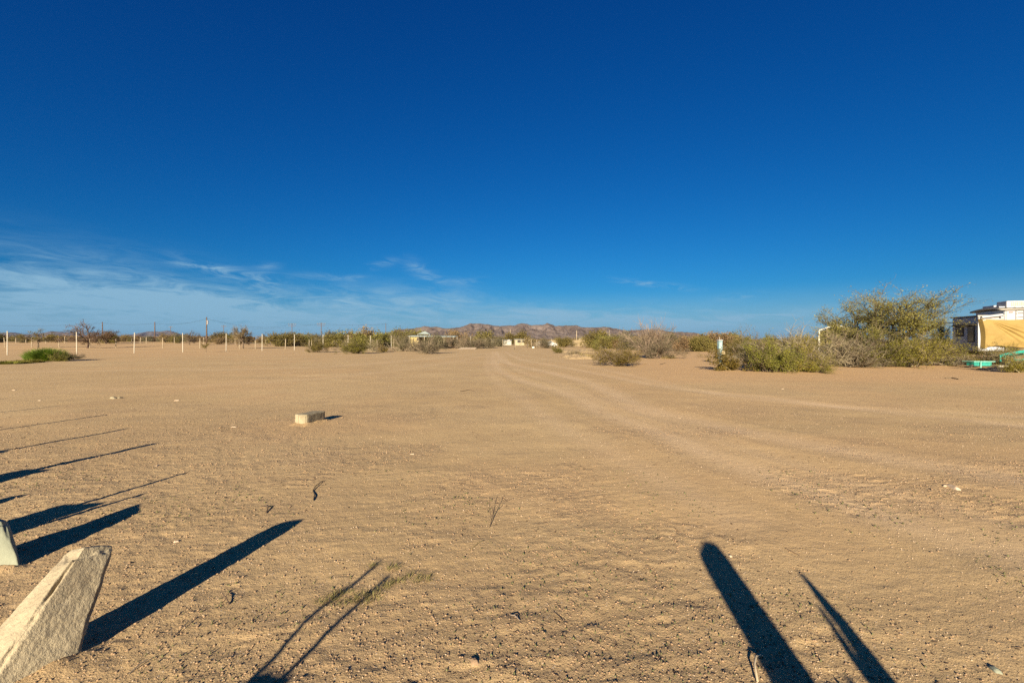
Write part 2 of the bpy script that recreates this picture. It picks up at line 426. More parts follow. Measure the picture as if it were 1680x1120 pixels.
def ridge(prof, dist, depth, m, seed, x_pad=30, ncol=520, nrow=70):
    xs = np.array([p[0] for p in prof], float); ys = np.array([p[1] for p in prof], float)
    px = np.linspace(xs[0] - x_pad, xs[-1] + x_pad, ncol)
    top = np.interp(px, xs, ys, left=HY, right=HY)
    H = np.maximum(HY - top, 0) / FPX * dist
    V = np.linspace(-1, 1, nrow)
    P, VV = np.meshgrid(px, V)
    HH = np.broadcast_to(H, P.shape)
    wx = (P - CX) / FPX * dist; wy = dist + VV * depth
    env = np.clip(1 - np.abs(VV) ** 1.25, 0, 1)
    kx = 1 / (depth * .16)
    wob = fbm(wx * kx * .6, wy * kx * .6, seed, 3) - .5
    rg = 1 - np.abs(2 * fbm(wx * kx + wob * 2, wy * kx * .55, seed + 5, 4, .55) - 1) * 1.6
    rg2 = 1 - np.abs(2 * fbm(wx * kx * 3.1 + wob * 3, wy * kx * 1.4, seed + 9, 3, .55) - 1)
    cut = (1 - np.clip(rg, 0, 1)) * .42 + (1 - rg2) * .18
    crest = np.exp(-(VV / .10) ** 2)
    z = HH * env * (1 - cut * (1 - crest)) + (fbm(wx * kx * 5, wy * kx, seed + 3, 3) - .5) * H.max() * .05 * crest * (HH > 1)
    z = np.where(env < .02, -8, z)
    co = np.stack([wx, wy, z], -1).reshape(-1, 3)
    F = []
    for r in range(nrow - 1):
        for c in range(ncol - 1):
            a = r * ncol + c; F.append((a, a + 1, a + ncol + 1, a + ncol))
    o = obj('mountain_range', mesh('mountain_range', co.tolist(), F, m, True))
    return setp(o, kind='structure')
ridge([(628, 550), (640, 545), (650, 540), (672, 539), (690, 536.5), (697, 534), (708, 536.5), (714, 535), (730, 538.5), (742, 538), (757, 536), (772, 530), (786, 530.5), (800, 531.5), (815, 534), (830, 533.8), (845, 533), (855, 529.3), (864, 531), (872, 533), (890, 532), (897, 529.5), (905, 532), (911, 534.5), (930, 533.5), (945, 533), (955, 536.5), (975, 537), (992, 535.5), (1008, 538), (1017, 540), (1030, 542), (1040, 541), (1065, 540), (1085, 541), (1103, 544.5), (1118, 544), (1140, 545.5), (1155, 549), (1180, 549), (1187, 550.5), (1205, 553), (1240, 560)],
      5200, 900, mountain_mat('mountain_rock', (.125, .098, .082), (.175, .142, .122)), 3)  # rock tones grayed to stand in for part of the haze
ridge([(-60, 548), (0, 546), (22, 544.5), (34, 548), (66, 547), (85, 543), (100, 543.5), (122, 546), (160, 551), (205, 550), (225, 547), (245, 543), (262, 543.5), (275, 541.5), (290, 546), (305, 549), (340, 553), (400, 556), (470, 558)],
      15000, 1500, mountain_mat('far_mountain_rock', (.11, .10, .105), (.14, .13, .13)), 17, ncol=300, nrow=40)

# ------------------------------------------------------------------ plants
def rdir(rng, d, ang):
    a = d.orthogonal().normalized(); a.rotate(Matrix.Rotation(rng.uniform(0, 2 * math.pi), 3, d))
    return (d * math.cos(ang) + a * math.sin(ang)).normalized()
def grow(seed, P):
    rng = random.Random(seed); rng2 = random.Random(seed + 999); keep = P.get('keep', 1.0); S = MB(); LV, LF = [], []
    lv = P['levels']
    def leaf(p):
        s = P['leaf'] * rng.uniform(.5, 1.3)
        a = Vector((rng.gauss(0, 1), rng.gauss(0, 1), rng.gauss(0, 1))).normalized() * s
        b = a.orthogonal().normalized() * s * P.get('leafw', .55); b.rotate(Matrix.Rotation(rng.uniform(0, 6.28), 3, a.normalized()))
        if rng2.random() > keep: return
        k = len(LV); LV.extend([tuple(p), tuple(p + a * .5 + b * .5), tuple(p + a), tuple(p + a * .5 - b * .5)]); LF.append((k, k + 1, k + 2, k + 3))
    def branch(p, d, L, r, k):
        q = lv[k]; n = q['seg']; pts = [p.copy()]; dirs = [d.copy()]
        for i in range(n):
            d = d + Vector((rng.gauss(0, 1), rng.gauss(0, 1), rng.gauss(0, 1))) * q['wig']
            d.z += q.get('up', 0); d.normalize(); p = p + d * (L / n)
            if p.z < .02: p.z = .02
            pts.append(p.copy()); dirs.append(d.copy())
        last = k == len(lv) - 1
        rr = [r * (1 - .55 * i / n) for i in range(n + 1)]
        S.tube(pts, rr, q.get('n', 3), cap=False)
        if last:
            for _ in range(int(P['leaves'] * rng.uniform(.5, 1.5) + .5)):
                t = rng.uniform(.15, 1) * n; i = min(int(t), n - 1); w = t - i
                c = pts[i].lerp(pts[i + 1], w) + Vector((rng.gauss(0, 1), rng.gauss(0, 1), rng.gauss(0, 1))) * P.get('spread', .03)
                leaf(c)
            return
        m = lv[k + 1]
        for j in range(max(1, int(q['kids'] * rng.uniform(.75, 1.25) + .5))):
            t = rng.uniform(q.get('from', .3), 1) * n; i = min(int(t), n - 1)
            c = pts[i].lerp(pts[i + 1], t - i)
            branch(c, rdir(rng, dirs[i], R(rng.uniform(*q['ang']))), L * q['ratio'] * rng.uniform(.6, 1.15), r * .5, k + 1)
    for i in range(P['stems']):
        t = R(rng.uniform(*P['tilt'])); a = i / P['stems'] * 6.283 + rng.uniform(-.5, .5)
        d = Vector((math.sin(t) * math.cos(a), math.sin(t) * math.sin(a), math.cos(t)))
        b = P.get('base', .08)
        branch(Vector((rng.uniform(-b, b), rng.uniform(-b, b), -.05)), d, P['len'] * rng.uniform(*P.get('lv', (.7, 1.15))), P['rad'] * rng.uniform(.7, 1.2), 0)
    return S, (LV, LF)
def proto(name, seed, P, mtwig, mleaf):
    S, (LV, LF) = grow(seed, P)
    sm = mesh(name + '_stem', S.V, S.F, mtwig)
    lm = mesh(name + '_foliage', LV, LF, mleaf) if LF else None
    av = np.array(LV if len(LV) > 500 else S.V)
    H = float(np.percentile(av[:, 2], 96 if LF else 98)); W = float(np.percentile(np.abs(av[:, :2]), 93)) * 2
    return dict(stem=sm, leaf=lm, H=H, W=W)
CREO = dict(stems=21, tilt=(6, 70), len=.85, rad=.013, base=.14, leaves=15, leaf=.038, spread=.04, leafw=.42, lv=(.45, 1.3),
            levels=[dict(seg=4, wig=.13, up=.03, kids=7, ang=(18, 50), ratio=.5, **{'from': .35}), dict(seg=3, wig=.2, kids=5, ang=(20, 60), ratio=.55, **{'from': .2}), dict(seg=2, wig=.2, up=.02)])
def var(P, **k): q = dict(P); q.update(k); return q
PR = {}
for i in range(3):
    PR['creosote%d' % i] = proto('creosote', 10 + i, CREO, M_TWIG, M_CREO)
    PR['greenbush%d' % i] = proto('green_bush', 20 + i, var(CREO, leaves=18, stems=24, leaf=.040), M_TWIGD, M_CREOG)
    PR['greybush%d' % i] = proto('grey_bush', 30 + i, var(CREO, leaves=10, leaf=.036, stems=30, rad=.014), M_TWIG, M_GREY)
    PR['twiggy%d' % i] = proto('twiggy_bush', 40 + i, var(CREO, leaves=0, stems=34, rad=.015, tilt=(4, 60)), M_TWIG, M_GREY)
SPARSE = var(CREO, stems=11, leaves=12, leaf=.07, len=.8)
PR['sparse'] = proto('sparse_creosote', 51, SPARSE, M_TWIG, M_CREO)
FAR = dict(stems=7, tilt=(10, 62), len=1.25, rad=.04, base=.15, leaves=22, leaf=.15, spread=.2,
           levels=[dict(seg=3, wig=.15, kids=6, ang=(20, 55), ratio=.55), dict(seg=2, wig=.2, kids=5, ang=(20, 60), ratio=.6), dict(seg=1, wig=.2)])
for i in range(3):
    PR['fargreen%d' % i] = proto('far_green', 60 + i, var(FAR, leaves=26), M_TWIGD, M_FARG)
    PR['farbrown%d' % i] = proto('far_brown', 70 + i, var(FAR, leaves=18), M_TWIGD, M_BROWN)
    PR['fargrey%d' % i] = proto('far_grey', 80 + i, var(FAR, leaves=14, stems=9), M_TWIG, M_GREY)
# umbrella mesquites, nearly bare
MESQ = dict(stems=1, tilt=(2, 12), len=1.3, rad=.10, base=.02, leaves=4, leaf=.08, spread=.08,
            levels=[dict(seg=4, wig=.22, kids=9, ang=(38, 72), ratio=1.25, n=6, **{'from': .55}), dict(seg=4, wig=.2, up=.02, kids=6, ang=(20, 55), ratio=.5), dict(seg=3, wig=.25, up=.03, kids=8, ang=(20, 60), ratio=.5), dict(seg=2, wig=.25)])
PR['mesquite0'] = proto('mesquite', 91, MESQ, M_TWIGD, M_BROWN)
PR['mesquite1'] = proto('mesquite', 95, var(MESQ, leaves=8), M_TWIGD, M_CREO)
PR['mesquite2'] = proto('mesquite', 97, var(MESQ, leaves=6, stems=2, tilt=(5, 25)), M_TWIGD, M_BROWN)

SP = {'stem': 'stem', 'leaf': 'foliage'}
def plant(kind, px, d, hpx=None, h=None, wpx=None, label='', cat='shrub', name='desert_shrub', group=None, rz=None, tree=False, py=None, rng=random.Random(5)):
    """stand a plant where it grows: depth d, true height from its size in view"""
    pr = PR[kind]
    p = G(px, py) if py else at(px, d)
    d = p.y
    if h is None: h = hpx / FPX * d
    sz = h / pr['H']; sw = (wpx / FPX * d) / pr['W'] if wpx else sz * rng.uniform(.9, 1.25)
    t = thing(name, label, cat, (p.x, p.y, p.z - .02), rng.uniform(0, 6.28) if rz is None else rz, group, (sw, sw, sz))
    obj('trunk' if tree else 'stem', pr['stem'], t)
    if pr['leaf']: obj('crown' if tree else 'foliage', pr['leaf'], t)
    return t

# ---- right hand cluster
plant('creosote0', 1017, 0, hpx=30, wpx=72, py=600, label='low olive creosote bush left of the tall leafless grey shrub', name='creosote_bush', cat='bush')
plant('greybush0', 998, 0, hpx=23, wpx=36, py=596, label='small grey-green bush hugging the left side of the low olive bush by the drive', name='desert_shrub', cat='bush')
plant('twiggy0', 1070, 0, hpx=56, wpx=56, py=587, label='tall leafless grey shrub standing alone in front of the mountains', name='leafless_shrub', cat='bush')
plant('greybush1', 1076, 0, hpx=32, wpx=62, py=588, label='dense grey twig thicket at the foot of the tall leafless shrub', name='twig_thicket', cat='bush')
plant('sparse', 1192, 0, hpx=31, wpx=58, py=607, label='sparse yellow creosote bush in front of the pale blue pedestal', name='creosote_bush', cat='bush')
plant('greybush2', 1236, 0, hpx=48, wpx=62, py=604, label='tall grey-green bush just right of the pale blue pedestal', name='desert_shrub', cat='bush')
plant('greenbush0', 1262, 0, hpx=47, wpx=74, py=610, label='big green bush at the left end of the large right thicket', name='desert_shrub', cat='bush')
plant('creosote1', 1305, 0, hpx=47, wpx=72, py=609, label='yellow-green creosote bush between the big green bush and bare branches', name='creosote_bush', cat='bush')
plant('twiggy1', 1318, 0, hpx=66, wpx=90, py=607, label='bare branching shrub reaching above the right thicket left of the gable shelter', name='leafless_shrub', cat='bush')
plant('creosote2', 1342, 0, hpx=26, wpx=40, py=611, label='low dark-based bush at the front of the thicket below the gable shelter', name='creosote_bush', cat='bush')
plant('greybush0', 1380, 0, hpx=45, wpx=90, py=600, label='wide grey twiggy bush right in front of the white gable shelter', name='desert_shrub', cat='bush', rz=2.0)
plant('twiggy2', 1402, 0, hpx=42, wpx=80, py=602, label='tangle of pale bare branches in front of the gable shelter', name='leafless_shrub', cat='bush')
plant('greybush2', 1352, 29, hpx=34, wpx=70, label='grey bush behind the thicket at the left post of the gable shelter', name='desert_shrub', cat='bush', rz=4.2)
plant('greenbush1', 1440, 0, hpx=48, wpx=88, py=601, label='dense green bush below the left side of the big palo verde tree', name='desert_shrub', cat='bush')
plant('creosote0', 1490, 0, hpx=45, wpx=96, py=601, label='wide olive bush directly under the big palo verde tree', name='creosote_bush', cat='bush', rz=1.1)
plant('greenbush2', 1530, 0, hpx=38, wpx=66, py=599, label='green bush between the palo verde tree and the camper', name='desert_shrub', cat='bush')
plant('twiggy0', 1562, 0, hpx=20, wpx=50, py=600, label='low bare twigs in front of the shaded camper end wall', name='leafless_shrub', cat='bush', rz=3)
plant('creosote1', 1612, 0, hpx=30, wpx=60, py=599.5, label='yellow bush under the left edge of the tan tarp', name='creosote_bush', cat='bush', rz=2.2)
plant('greybush1', 1636, 0, hpx=22, wpx=46, py=600.5, label='grey-green weedy bush below the middle of the tan tarp', name='desert_shrub', cat='bush', rz=1.7)
plant('creosote2', 1672, 0, hpx=33, wpx=52, py=611, label='olive bush in front of the teal trailer at the right edge', name='creosote_bush', cat='bush', rz=5)
plant('greenbush0', 1208, 40, hpx=24, wpx=60, label='low green bush behind the pale blue pedestal', name='desert_shrub', cat='bush', rz=2)

# big palo verde tree
PALO = dict(stems=7, tilt=(8, 56), len=2.3, lv=(.75, 1.05), rad=.042, base=.3, leaves=12, keep=.78, leaf=.046, spread=.07, leafw=.4,
            levels=[dict(seg=6, wig=.13, up=.02, kids=9, ang=(18, 52), ratio=.6, n=5, **{'from': .45}), dict(seg=5, wig=.14, up=.03, kids=8, ang=(15, 48), ratio=.55), dict(seg=4, wig=.16, up=.04, kids=7, ang=(15, 45), ratio=.55), dict(seg=3, wig=.16, up=.03)])
PR['palo'] = proto('palo_verde', 133, PALO, M_PALOB, M_PALO)
plant('palo', 1482, 27.5, h=3.95, wpx=168, label='big yellow-green palo verde tree beside the camper', cat='tree', name='palo_verde_tree', tree=True, rz=.6)
PR['palo2'] = proto('palo_verde', 141, var(PALO, stems=5, leaves=11), M_PALOB, M_PALO)
plant('palo2', 1440, 31, h=2.7, wpx=48, label='smaller palo verde tree between the gable shelter and the big palo verde', cat='tree', name='palo_verde_tree', tree=True)
plant('palo2', 1549, 32, h=3.0, wpx=52, label='yellow-green tree boughs hanging against the shaded camper nose', cat='tree', name='palo_verde_tree', tree=True, rz=2.5)

plant('palo2', 1404, 30.5, h=2.3, wpx=42, label='low palo verde bush hiding the right half of the gable shelter', cat='tree', name='palo_verde_tree', tree=True, rz=4)
# ---- left and middle shrubs in front of and among the white fence posts
for a in [('greenbush1', 519, 578, 24, 30, 'olive bush left of the white post pair, farthest left of the fence bushes'),
          ('twiggy1', 567, 577, 20, 32, 'bare grey shrub between two olive bushes along the white fence'),
          ('greenbush2', 584, 580, 22, 40, 'wide olive bush in the middle of the fence bushes'),
          ('twiggy2', 613, 577, 20, 26, 'bare twig shrub just right of the wide olive fence bush'),
          ('creosote2', 629, 578, 14, 14, 'smallest dark bush among the white fence posts'),
          ('greybush0', 664, 576, 26, 38, 'grey shrub at the left corner of the open shed'),
          ('greybush1', 699, 580, 25, 48, 'grey shrub in front of the open shed'),
          ('greybush2', 686, 577, 16, 26, 'low grey shrub squeezed between two shrubs before the shed'),
          ('greybush0', 744, 571, 18, 40, 'grey shrub right of the open shed'),
          ('greybush1', 776, 572, 18, 34, 'brownish grey shrub between the last two white posts'),
          ('twiggy0', 768, 572, 16, 30, 'bare shrub at the end of the white fence'),
          ('greybush2', 799, 571, 17, 30, 'grey shrub where the drive leaves the lot'),
          ('greenbush0', 914, 579, 10, 17, 'small green shrub alone beside the right edge of the drive'),
          ('greenbush1', 979, 575, 14, 14, 'little dark green shrub on the pale mound'),
          ('twiggy1', 891, 571, 13, 26, 'bare shrub left of the parked white car'),
          ('twiggy2', 931, 568, 12, 24, 'bare shrub in front of the long tan wall')]:
    plant(a[0], a[1], 0, py=a[2], hpx=a[3], wpx=a[4], label=a[5], cat='bush', name='creosote_bush' if a[0].startswith('creo') else 'desert_shrub')
# ---- umbrella trees on the left
plant('mesquite1', 62, 88, hpx=27, wpx=44, label='flat-topped leafy tree far left behind the white fence', cat='tree', name='mesquite_tree', tree=True)
plant('mesquite0', 143, 0, py=571, hpx=38, wpx=60, label='bare wide-branching tree beside the second white fence post', cat='tree', name='mesquite_tree', tree=True, rz=1.3)
plant('mesquite2', 399, 0, py=572, hpx=33, wpx=36, label='brown bushy tree between the fifth and sixth white posts', cat='tree', name='mesquite_tree', tree=True)
plant('mesquite0', 311, 110, hpx=20, wpx=36, label='small dark bare tree right behind the fourth white post', cat='tree', name='mesquite_tree', tree=True, rz=4)
plant('mesquite1', 338, 0, py=577.5, hpx=17, wpx=13, label='thin sapling in front of the tall utility pole', cat='tree', name='sapling', tree=True)
plant('mesquite2', 174, 120, hpx=20, wpx=36, label='brown bushy tree at the foot of the leftmost utility pole', cat='tree', name='mesquite_tree', tree=True, rz=2)
plant('mesquite1', 443, 120, hpx=20, wpx=22, label='rounded olive tree left of the seventh white post', cat='tree', name='mesquite_tree', tree=True, rz=2)

# ---- brush band in the distance: individual shrubs and small trees
rb = random.Random(77)
zones = [(-40, 450, 46, 120, 210, ['fargreen', 'farbrown', 'farbrown', 'fargrey'], 'low brown-green shrub in the brush band behind the left fields', 'shrubs of the left brush band', (1.8, 3.0)),
         (450, 660, 26, 100, 170, ['farbrown', 'fargreen', 'fargreen', 'fargrey'], 'rounded shrub in the brush band behind the middle fence bushes', 'shrubs behind the middle fence', (2.2, 3.8)),
         (660, 1000, 34, 160, 230, ['fargreen', 'fargrey', 'farbrown', 'fargrey'], 'green shrub in the brush band below the mountains', 'shrubs below the mountains', (2.3, 3.5)),
         (1000, 1215, 30, 70, 150, ['fargrey', 'farbrown', 'fargreen'], 'shrub of the distant thicket behind the pedestal', 'thicket behind the pedestal', (2.2, 3.3)),
         (1215, 1700, 24, 60, 120, ['fargrey', 'fargreen', 'farbrown'], 'background shrub seen through the right thicket', 'shrubs behind the right thicket', (1.8, 2.6))]
USED = {}; TWIN = {}
LMK = [(-30, 'the left picture edge'), (12, 'the first white post'), (62, 'the flat-topped tree'), (126, 'the second white post'), (168, 'the thin utility pole'), (220, 'the third white post'), (254, 'the plain dark pole'),
       (300, 'the fourth white post'), (339, 'the tallest pole'), (371, 'the fifth white post'), (399, 'the brown bushy tree'), (430, 'the sixth white post'), (479, 'the left crossarm pole'), (527, 'the right crossarm pole'), (571, 'the bare fence shrub'),
       (608, 'the wide olive fence bush'), (633, 'the thin pole'), (672, 'the shed left corner'), (710, 'the shed roof'), (745, 'the shed right end'), (772, 'the last white post'), (815, 'the cream home'), (844, 'the dark post'), (873, 'the flat-topped shed'),
       (900, 'the white car'), (930, 'the tan wall middle'), (962, 'the tan wall right end'), (994, 'the pale green house'), (1023, 'the shade canopy'), (1070, 'the tall leafless shrub'), (1110, 'the bare grey thicket'), (1150, 'the gap before the pedestal'),
       (1181, 'the pedestal'), (1215, 'the pedestal bush'), (1262, 'the big green bush'), (1305, 'the yellow-green bush'), (1344, 'the gable left post'), (1369, 'the gable peak'), (1400, 'the gable right eave'), (1440, 'the palo verde left side'), (1482, 'the palo verde trunk'),
       (1530, 'the palo verde right side'), (1590, 'the camper nose'), (1660, 'the tarp')]
for x0, x1, n, d0, d1, kinds, lab, grp, hh in zones:
    for i in range(n):
        px = x0 + (x1 - x0) * (i + rb.uniform(0, 1)) / n; d = rb.uniform(d0, d1)
        kd = rb.choice(kinds); hv = rb.uniform(*hh) * rb.uniform(.7, 1)
        lm = min(LMK, key=lambda q: abs(q[0] - px)); side = 'left of' if px < lm[0] - 4 else ('right of' if px > lm[0] + 4 else 'right behind')
        tall = 'tall' if hv > (hh[0] + hh[1]) / 2 * .85 else 'low'; far = 'farther' if d > (d0 + d1) / 2 else 'nearer'
        lb = '%s %s shrub in the %s background brush, %s %s' % (tall, {'fargreen': 'green', 'farbrown': 'brown', 'fargrey': 'grey'}[kd], far, side, lm[1])
        USED.setdefault(lb, grp)
        t_ = plant(kd + str(rb.randrange(3)), px, d, h=hv, label=lb, cat='shrub', name='distant_shrub', group=USED[lb], rng=rb)
        if lb in TWIN:
            o_, h_ = TWIN[lb]; big, small = (t_, o_) if hv > h_ else (o_, t_)
            big['label'] = 'larger ' + lb; small['label'] = 'smaller ' + lb
        TWIN[lb] = (t_, hv)
for px, d, h, k, lab in [(596, 110, 4.0, 'farbrown1', 'tall brown tree top behind the wide olive fence bush'), (566, 112, 3.3, 'fargreen0', 'round green tree behind the bare grey fence shrub'),
                         (632, 120, 3.4, 'fargreen1', 'green tree left of the open shed near the thin pole'), (662, 125, 3.7, 'fargreen2', 'green tree behind the left corner of the shed'),
                         (678, 130, 3.8, 'fargreen0', 'green tree rising over the open shed roof'), (745, 150, 4.3, 'farbrown0', 'brown-green tree right of the shed roof'),
                         (790, 160, 4.2, 'fargreen1', 'green tree left of the white homes'), (850, 175, 4.3, 'fargreen2', 'bright green tree behind the white homes'),
                         (716, 92, 2.5, 'fargrey1', 'grey tree-like shrub hiding the right bay of the open shed'), (816, 118, 2.2, 'fargrey0', 'grey scrub in front of the cream mobile home'), (868, 112, 2.0, 'farbrown2', 'brown scrub in front of the tan flat-topped shed'), (893, 100, 1.9, 'fargrey2', 'grey scrub in front of the parked cars'), (926, 116, 2.2, 'fargreen0', 'green scrub before the left part of the long tan wall'), (1004, 96, 1.9, 'fargrey1', 'grey scrub before the bright white trailer'),
                         (980, 108, 3.5, 'fargreen0', 'yellow-green tree between the long tan wall and pale green house'), (994, 102, 2.6, 'fargreen1', 'green tree in front of the pale green house')]:
    plant(k, px, d, h=h, label=lab, cat='tree', name='desert_tree', tree=True, rng=rb)
def mass(name, seed, n, a0, a1, d0, d1, h0, h1, m, kind='stuff'):
    rg = random.Random(seed); V, F = [], []
    for i in range(n):
        d = math.exp(rg.uniform(math.log(d0), math.log(d1))); px = rg.uniform(a0, a1); c = at(px, d); hh = rg.uniform(h0, h1); w = hh * rg.uniform(.8, 1.4)
        for j in range(26):
            q = Vector((rg.gauss(0, .38) * w, rg.gauss(0, .38) * w, hh * (1 - abs(rg.gauss(0, .38))))) + c
            s = hh * rg.uniform(.10, .22); a = Vector((rg.gauss(0, 1), rg.gauss(0, 1), rg.gauss(0, 1))).normalized() * s; b = a.orthogonal().normalized() * s * .7
            k = len(V); V += [tuple(q - a), tuple(q + b), tuple(q + a), tuple(q - b)]; F.append((k, k + 1, k + 2, k + 3))
    return setp(obj(name, mesh(name, V, F, m)), 'far-off desert brush merging into a dull green line below the sky', 'brush', kind=kind)
mass('distant_brush', 5, 5200, -1500, 3000, 230, 1500, 1.8, 3.4, M_FARG)
mass('distant_dry_brush', 6, 3600, -1500, 3000, 200, 900, 1.6, 3.2, M_BROWN)['label'] = 'far-off dry brown brush mixed through the green line below the sky'

# bright green weed and its low neighbours, left
def blades(seed, n, rad, h0, h1, w, lean=.5, rings=2, flat=1.0):
    rg = random.Random(seed); V, F = [], []
    for i in range(n):
        a = rg.uniform(0, 6.28); r = rad * math.sqrt(rg.random()); h = rg.uniform(h0, h1) * (1 - .5 * (r / rad) ** 2)
        b = Vector((r * math.cos(a), r * math.sin(a) * flat, -.01)); l = rg.gauss(0, lean) + r / rad * lean; la = a + rg.gauss(0, .7)
        t = b + Vector((math.cos(la) * l * h, math.sin(la) * l * h, h)); mid = b.lerp(t, .5) + Vector((0, 0, h * .12))
        sd = Vector((-math.sin(a + 1), math.cos(a + 1), 0)) * w
        k = len(V); V += [tuple(b - sd), tuple(b + sd), tuple(mid + sd * .8), tuple(mid - sd * .8), tuple(t)]
        F += [(k, k + 1, k + 2, k + 3), (k + 3, k + 2, k + 4)]
    return V, F
def tuft(name, label, cat, p, seed, n, rad, h0, h1, w, m, group=None, lean=.5, flat=1.0, rz=0):
    V, F = blades(seed, n, rad, h0, h1, w, lean, flat=flat)
    o = obj(name, mesh(name, V, F, m), loc=p); o.rotation_euler.z = rz
    return setp(o, label, cat, group)
g = G(76, 592)
tuft('green_weed', 'bright green leafy weed mound left of the second white post', 'weed', g, 3, 5200, 1.0, .45, 1.1, .016, M_LIME, lean=.35)
g = G(98, 592)
plant('greenbush1', 98, 0, py=592.5, hpx=16, wpx=26, label='dark green shrub on the right of the bright weed', cat='bush')
plant('twiggy0', 112, 0, py=590.5, hpx=12, wpx=22, label='low dark dead twigs right of the bright green weed', cat='bush', name='dead_twigs')
plant('greybush1', 128, 0, py=589, hpx=8, wpx=14, label='tiny grey shrub below the second white fence post', cat='bush')
for i, (x, y, r) in enumerate([(46, 594, .7), (28, 596, .8), (6, 597, .9), (58, 594.5, .5)]):
    lab = ['flat green weed patch touching the left side of the bright weed mound', 'second flat weed patch left of the bright weed mound', 'flat weed patch at the very left edge of the picture', 'thin weed patch at the front foot of the bright weed mound'][i]
    tuft('weed_patch', lab, 'weed', G(x, y), 50 + i, 800, r, .08, .28, .014, M_CREOG, 'flat weed patches left of the bright weed', lean=.6, flat=.7)

# ------------------------------------------------------------------ fences
def post_mesh(name, h, r, m, n=8): return MB().tube([(0, 0, -.15), (0, 0, h * .5), (0, 0, h)], r, n).mesh(name, m)
fx = [-98, 12, 126, 220, 300, 371, 430, 483, 530, 571, 608, 642, 672, 700, 726, 750, 772]
fpos = []
for x in fx:
    d = 2092 / (42.3 - .0312 * x)
    p = at(x, d); fpos.append(p)
root = thing('white_post_fence', 'tall white post and wire fence running away along the left side', 'fence', fpos[0])
pm = post_mesh('post', 2.78, .05, M_WHITEPOST)
rp = random.Random(3)
for p in fpos:
    o = obj('post', pm, root, p - fpos[0] + Vector((0, 0, -.12))); o.rotation_euler = (rp.gauss(0, .008), rp.gauss(0, .008), 0); o.scale.z = rp.uniform(.985, 1.02)
for z in (.5, 1.1, 1.75, 2.45):
    w = MB()
    for a, b in zip(fpos[:-1], fpos[1:]):
        a, b = a - fpos[0], b - fpos[0]
        w.tube([a + Vector((0, 0, z)), a.lerp(b, .5) + Vector((0, 0, z - .04)), b + Vector((0, 0, z))], .008, 3, False)
    w.build('wire', M_WIRE, root)
def back_fence(label, xs, d0, d1, h, r, m):
    x0, x1 = xs[0], xs[-1]; ps = []
    for x in xs:
        t = (x - x0) / (x1 - x0); d = 1 / ((1 - t) / d0 + t / d1); ps.append(at(x, d))
    rt = thing('field_fence', label, 'fence', ps[0]); q = post_mesh('post', h, r, m, 6)
    for p in ps:
        o = obj('post', q, rt, p - ps[0]); o.scale.z = rp.uniform(.88, 1.1); o.rotation_euler = (rp.gauss(0, .02), rp.gauss(0, .02), 0)
    for z in (.6, 1.2, 1.7):
        w = MB()
        for a, b in zip(ps[:-1], ps[1:]): w.tube([a - ps[0] + Vector((0, 0, z)), b - ps[0] + Vector((0, 0, z))], .008, 3, False)
        w.build('wire', M_WIRE, rt)
back_fence('pale short-post field fence nearer to the white fence in the left field', [8, 52, 97, 147, 190, 267, 328, 393, 419, 468, 511], 92, 84, 1.85, .07, M_TANPOST)
back_fence('pale short-post fence farther off before the left brush band', [-20, 26, 42.5, 75, 106, 163, 186, 216, 230, 240, 286, 334, 364, 386, 436, 444, 450, 460], 128, 122, 1.75, .08, M_TANPOST)
back_fence('pale fence posts behind the middle fence bushes', [507, 551, 566, 570, 603, 619, 646], 110, 100, 1.8, .07, M_TANPOST)
back_fence('thin pale posts before the white homes along the drive', [797, 810, 825, 845, 872, 880], 100, 110, 2.0, .05, M_TANPOST)
p = at(844, 82); MBx = MB().tube([(0, 0, -.1), (0, 0, 1.75)], .07, 7).build('dark_post', M_TWIGD, loc=p)
setp(MBx, 'single dark wooden post in front of the white homes', 'post')
p = at(865, 96); setp(MB().tube([(0, 0, -.1), (0, 0, 1.5)], .06, 7).build('dark_post', M_TWIGD, loc=p), 'short thin brown post right of the dark wooden post', 'post')

# ------------------------------------------------------------------ utility poles and lines
def upole(px, d, top_y, label, arm=0, transformer=False, m=M_POLE, r=.16):
    p = at(px, d); top = CAMZ + (HY - top_y) / FPX * d - p.z
    t = thing('utility_pole', label, 'utility pole', p)
    MB().tube([(0, 0, -.3), (0, 0, top * .5), (0, 0, top)], [r, r * .9, r * .72], 10).build('shaft', m, t, True)
    if arm:
        MB().box(-arm, arm, -.06, .06, top - .65, top - .5).build('crossarm', m, t)
        for x in (-arm * .92, -arm * .4, arm * .4, arm * .92):
            MB().tube([(x, 0, top - .5), (x, 0, top - .25)], .05, 6).build('insulator', M_WHITEPOST, t)
        if arm > 1.5: MB().box(-arm * .9, arm * .9, -.05, .05, top - 1.5, top - 1.36).build('crossarm', m, t)
    if transformer:
        MB().tube([(.33, -.1, top - 1.9), (.33, -.1, top - .9)], .19, 12).build('transformer', mat('grey_painted_steel', (.25, .25, .25), .5, .08), t)
    return p + Vector((0, 0, top))
Q = {}
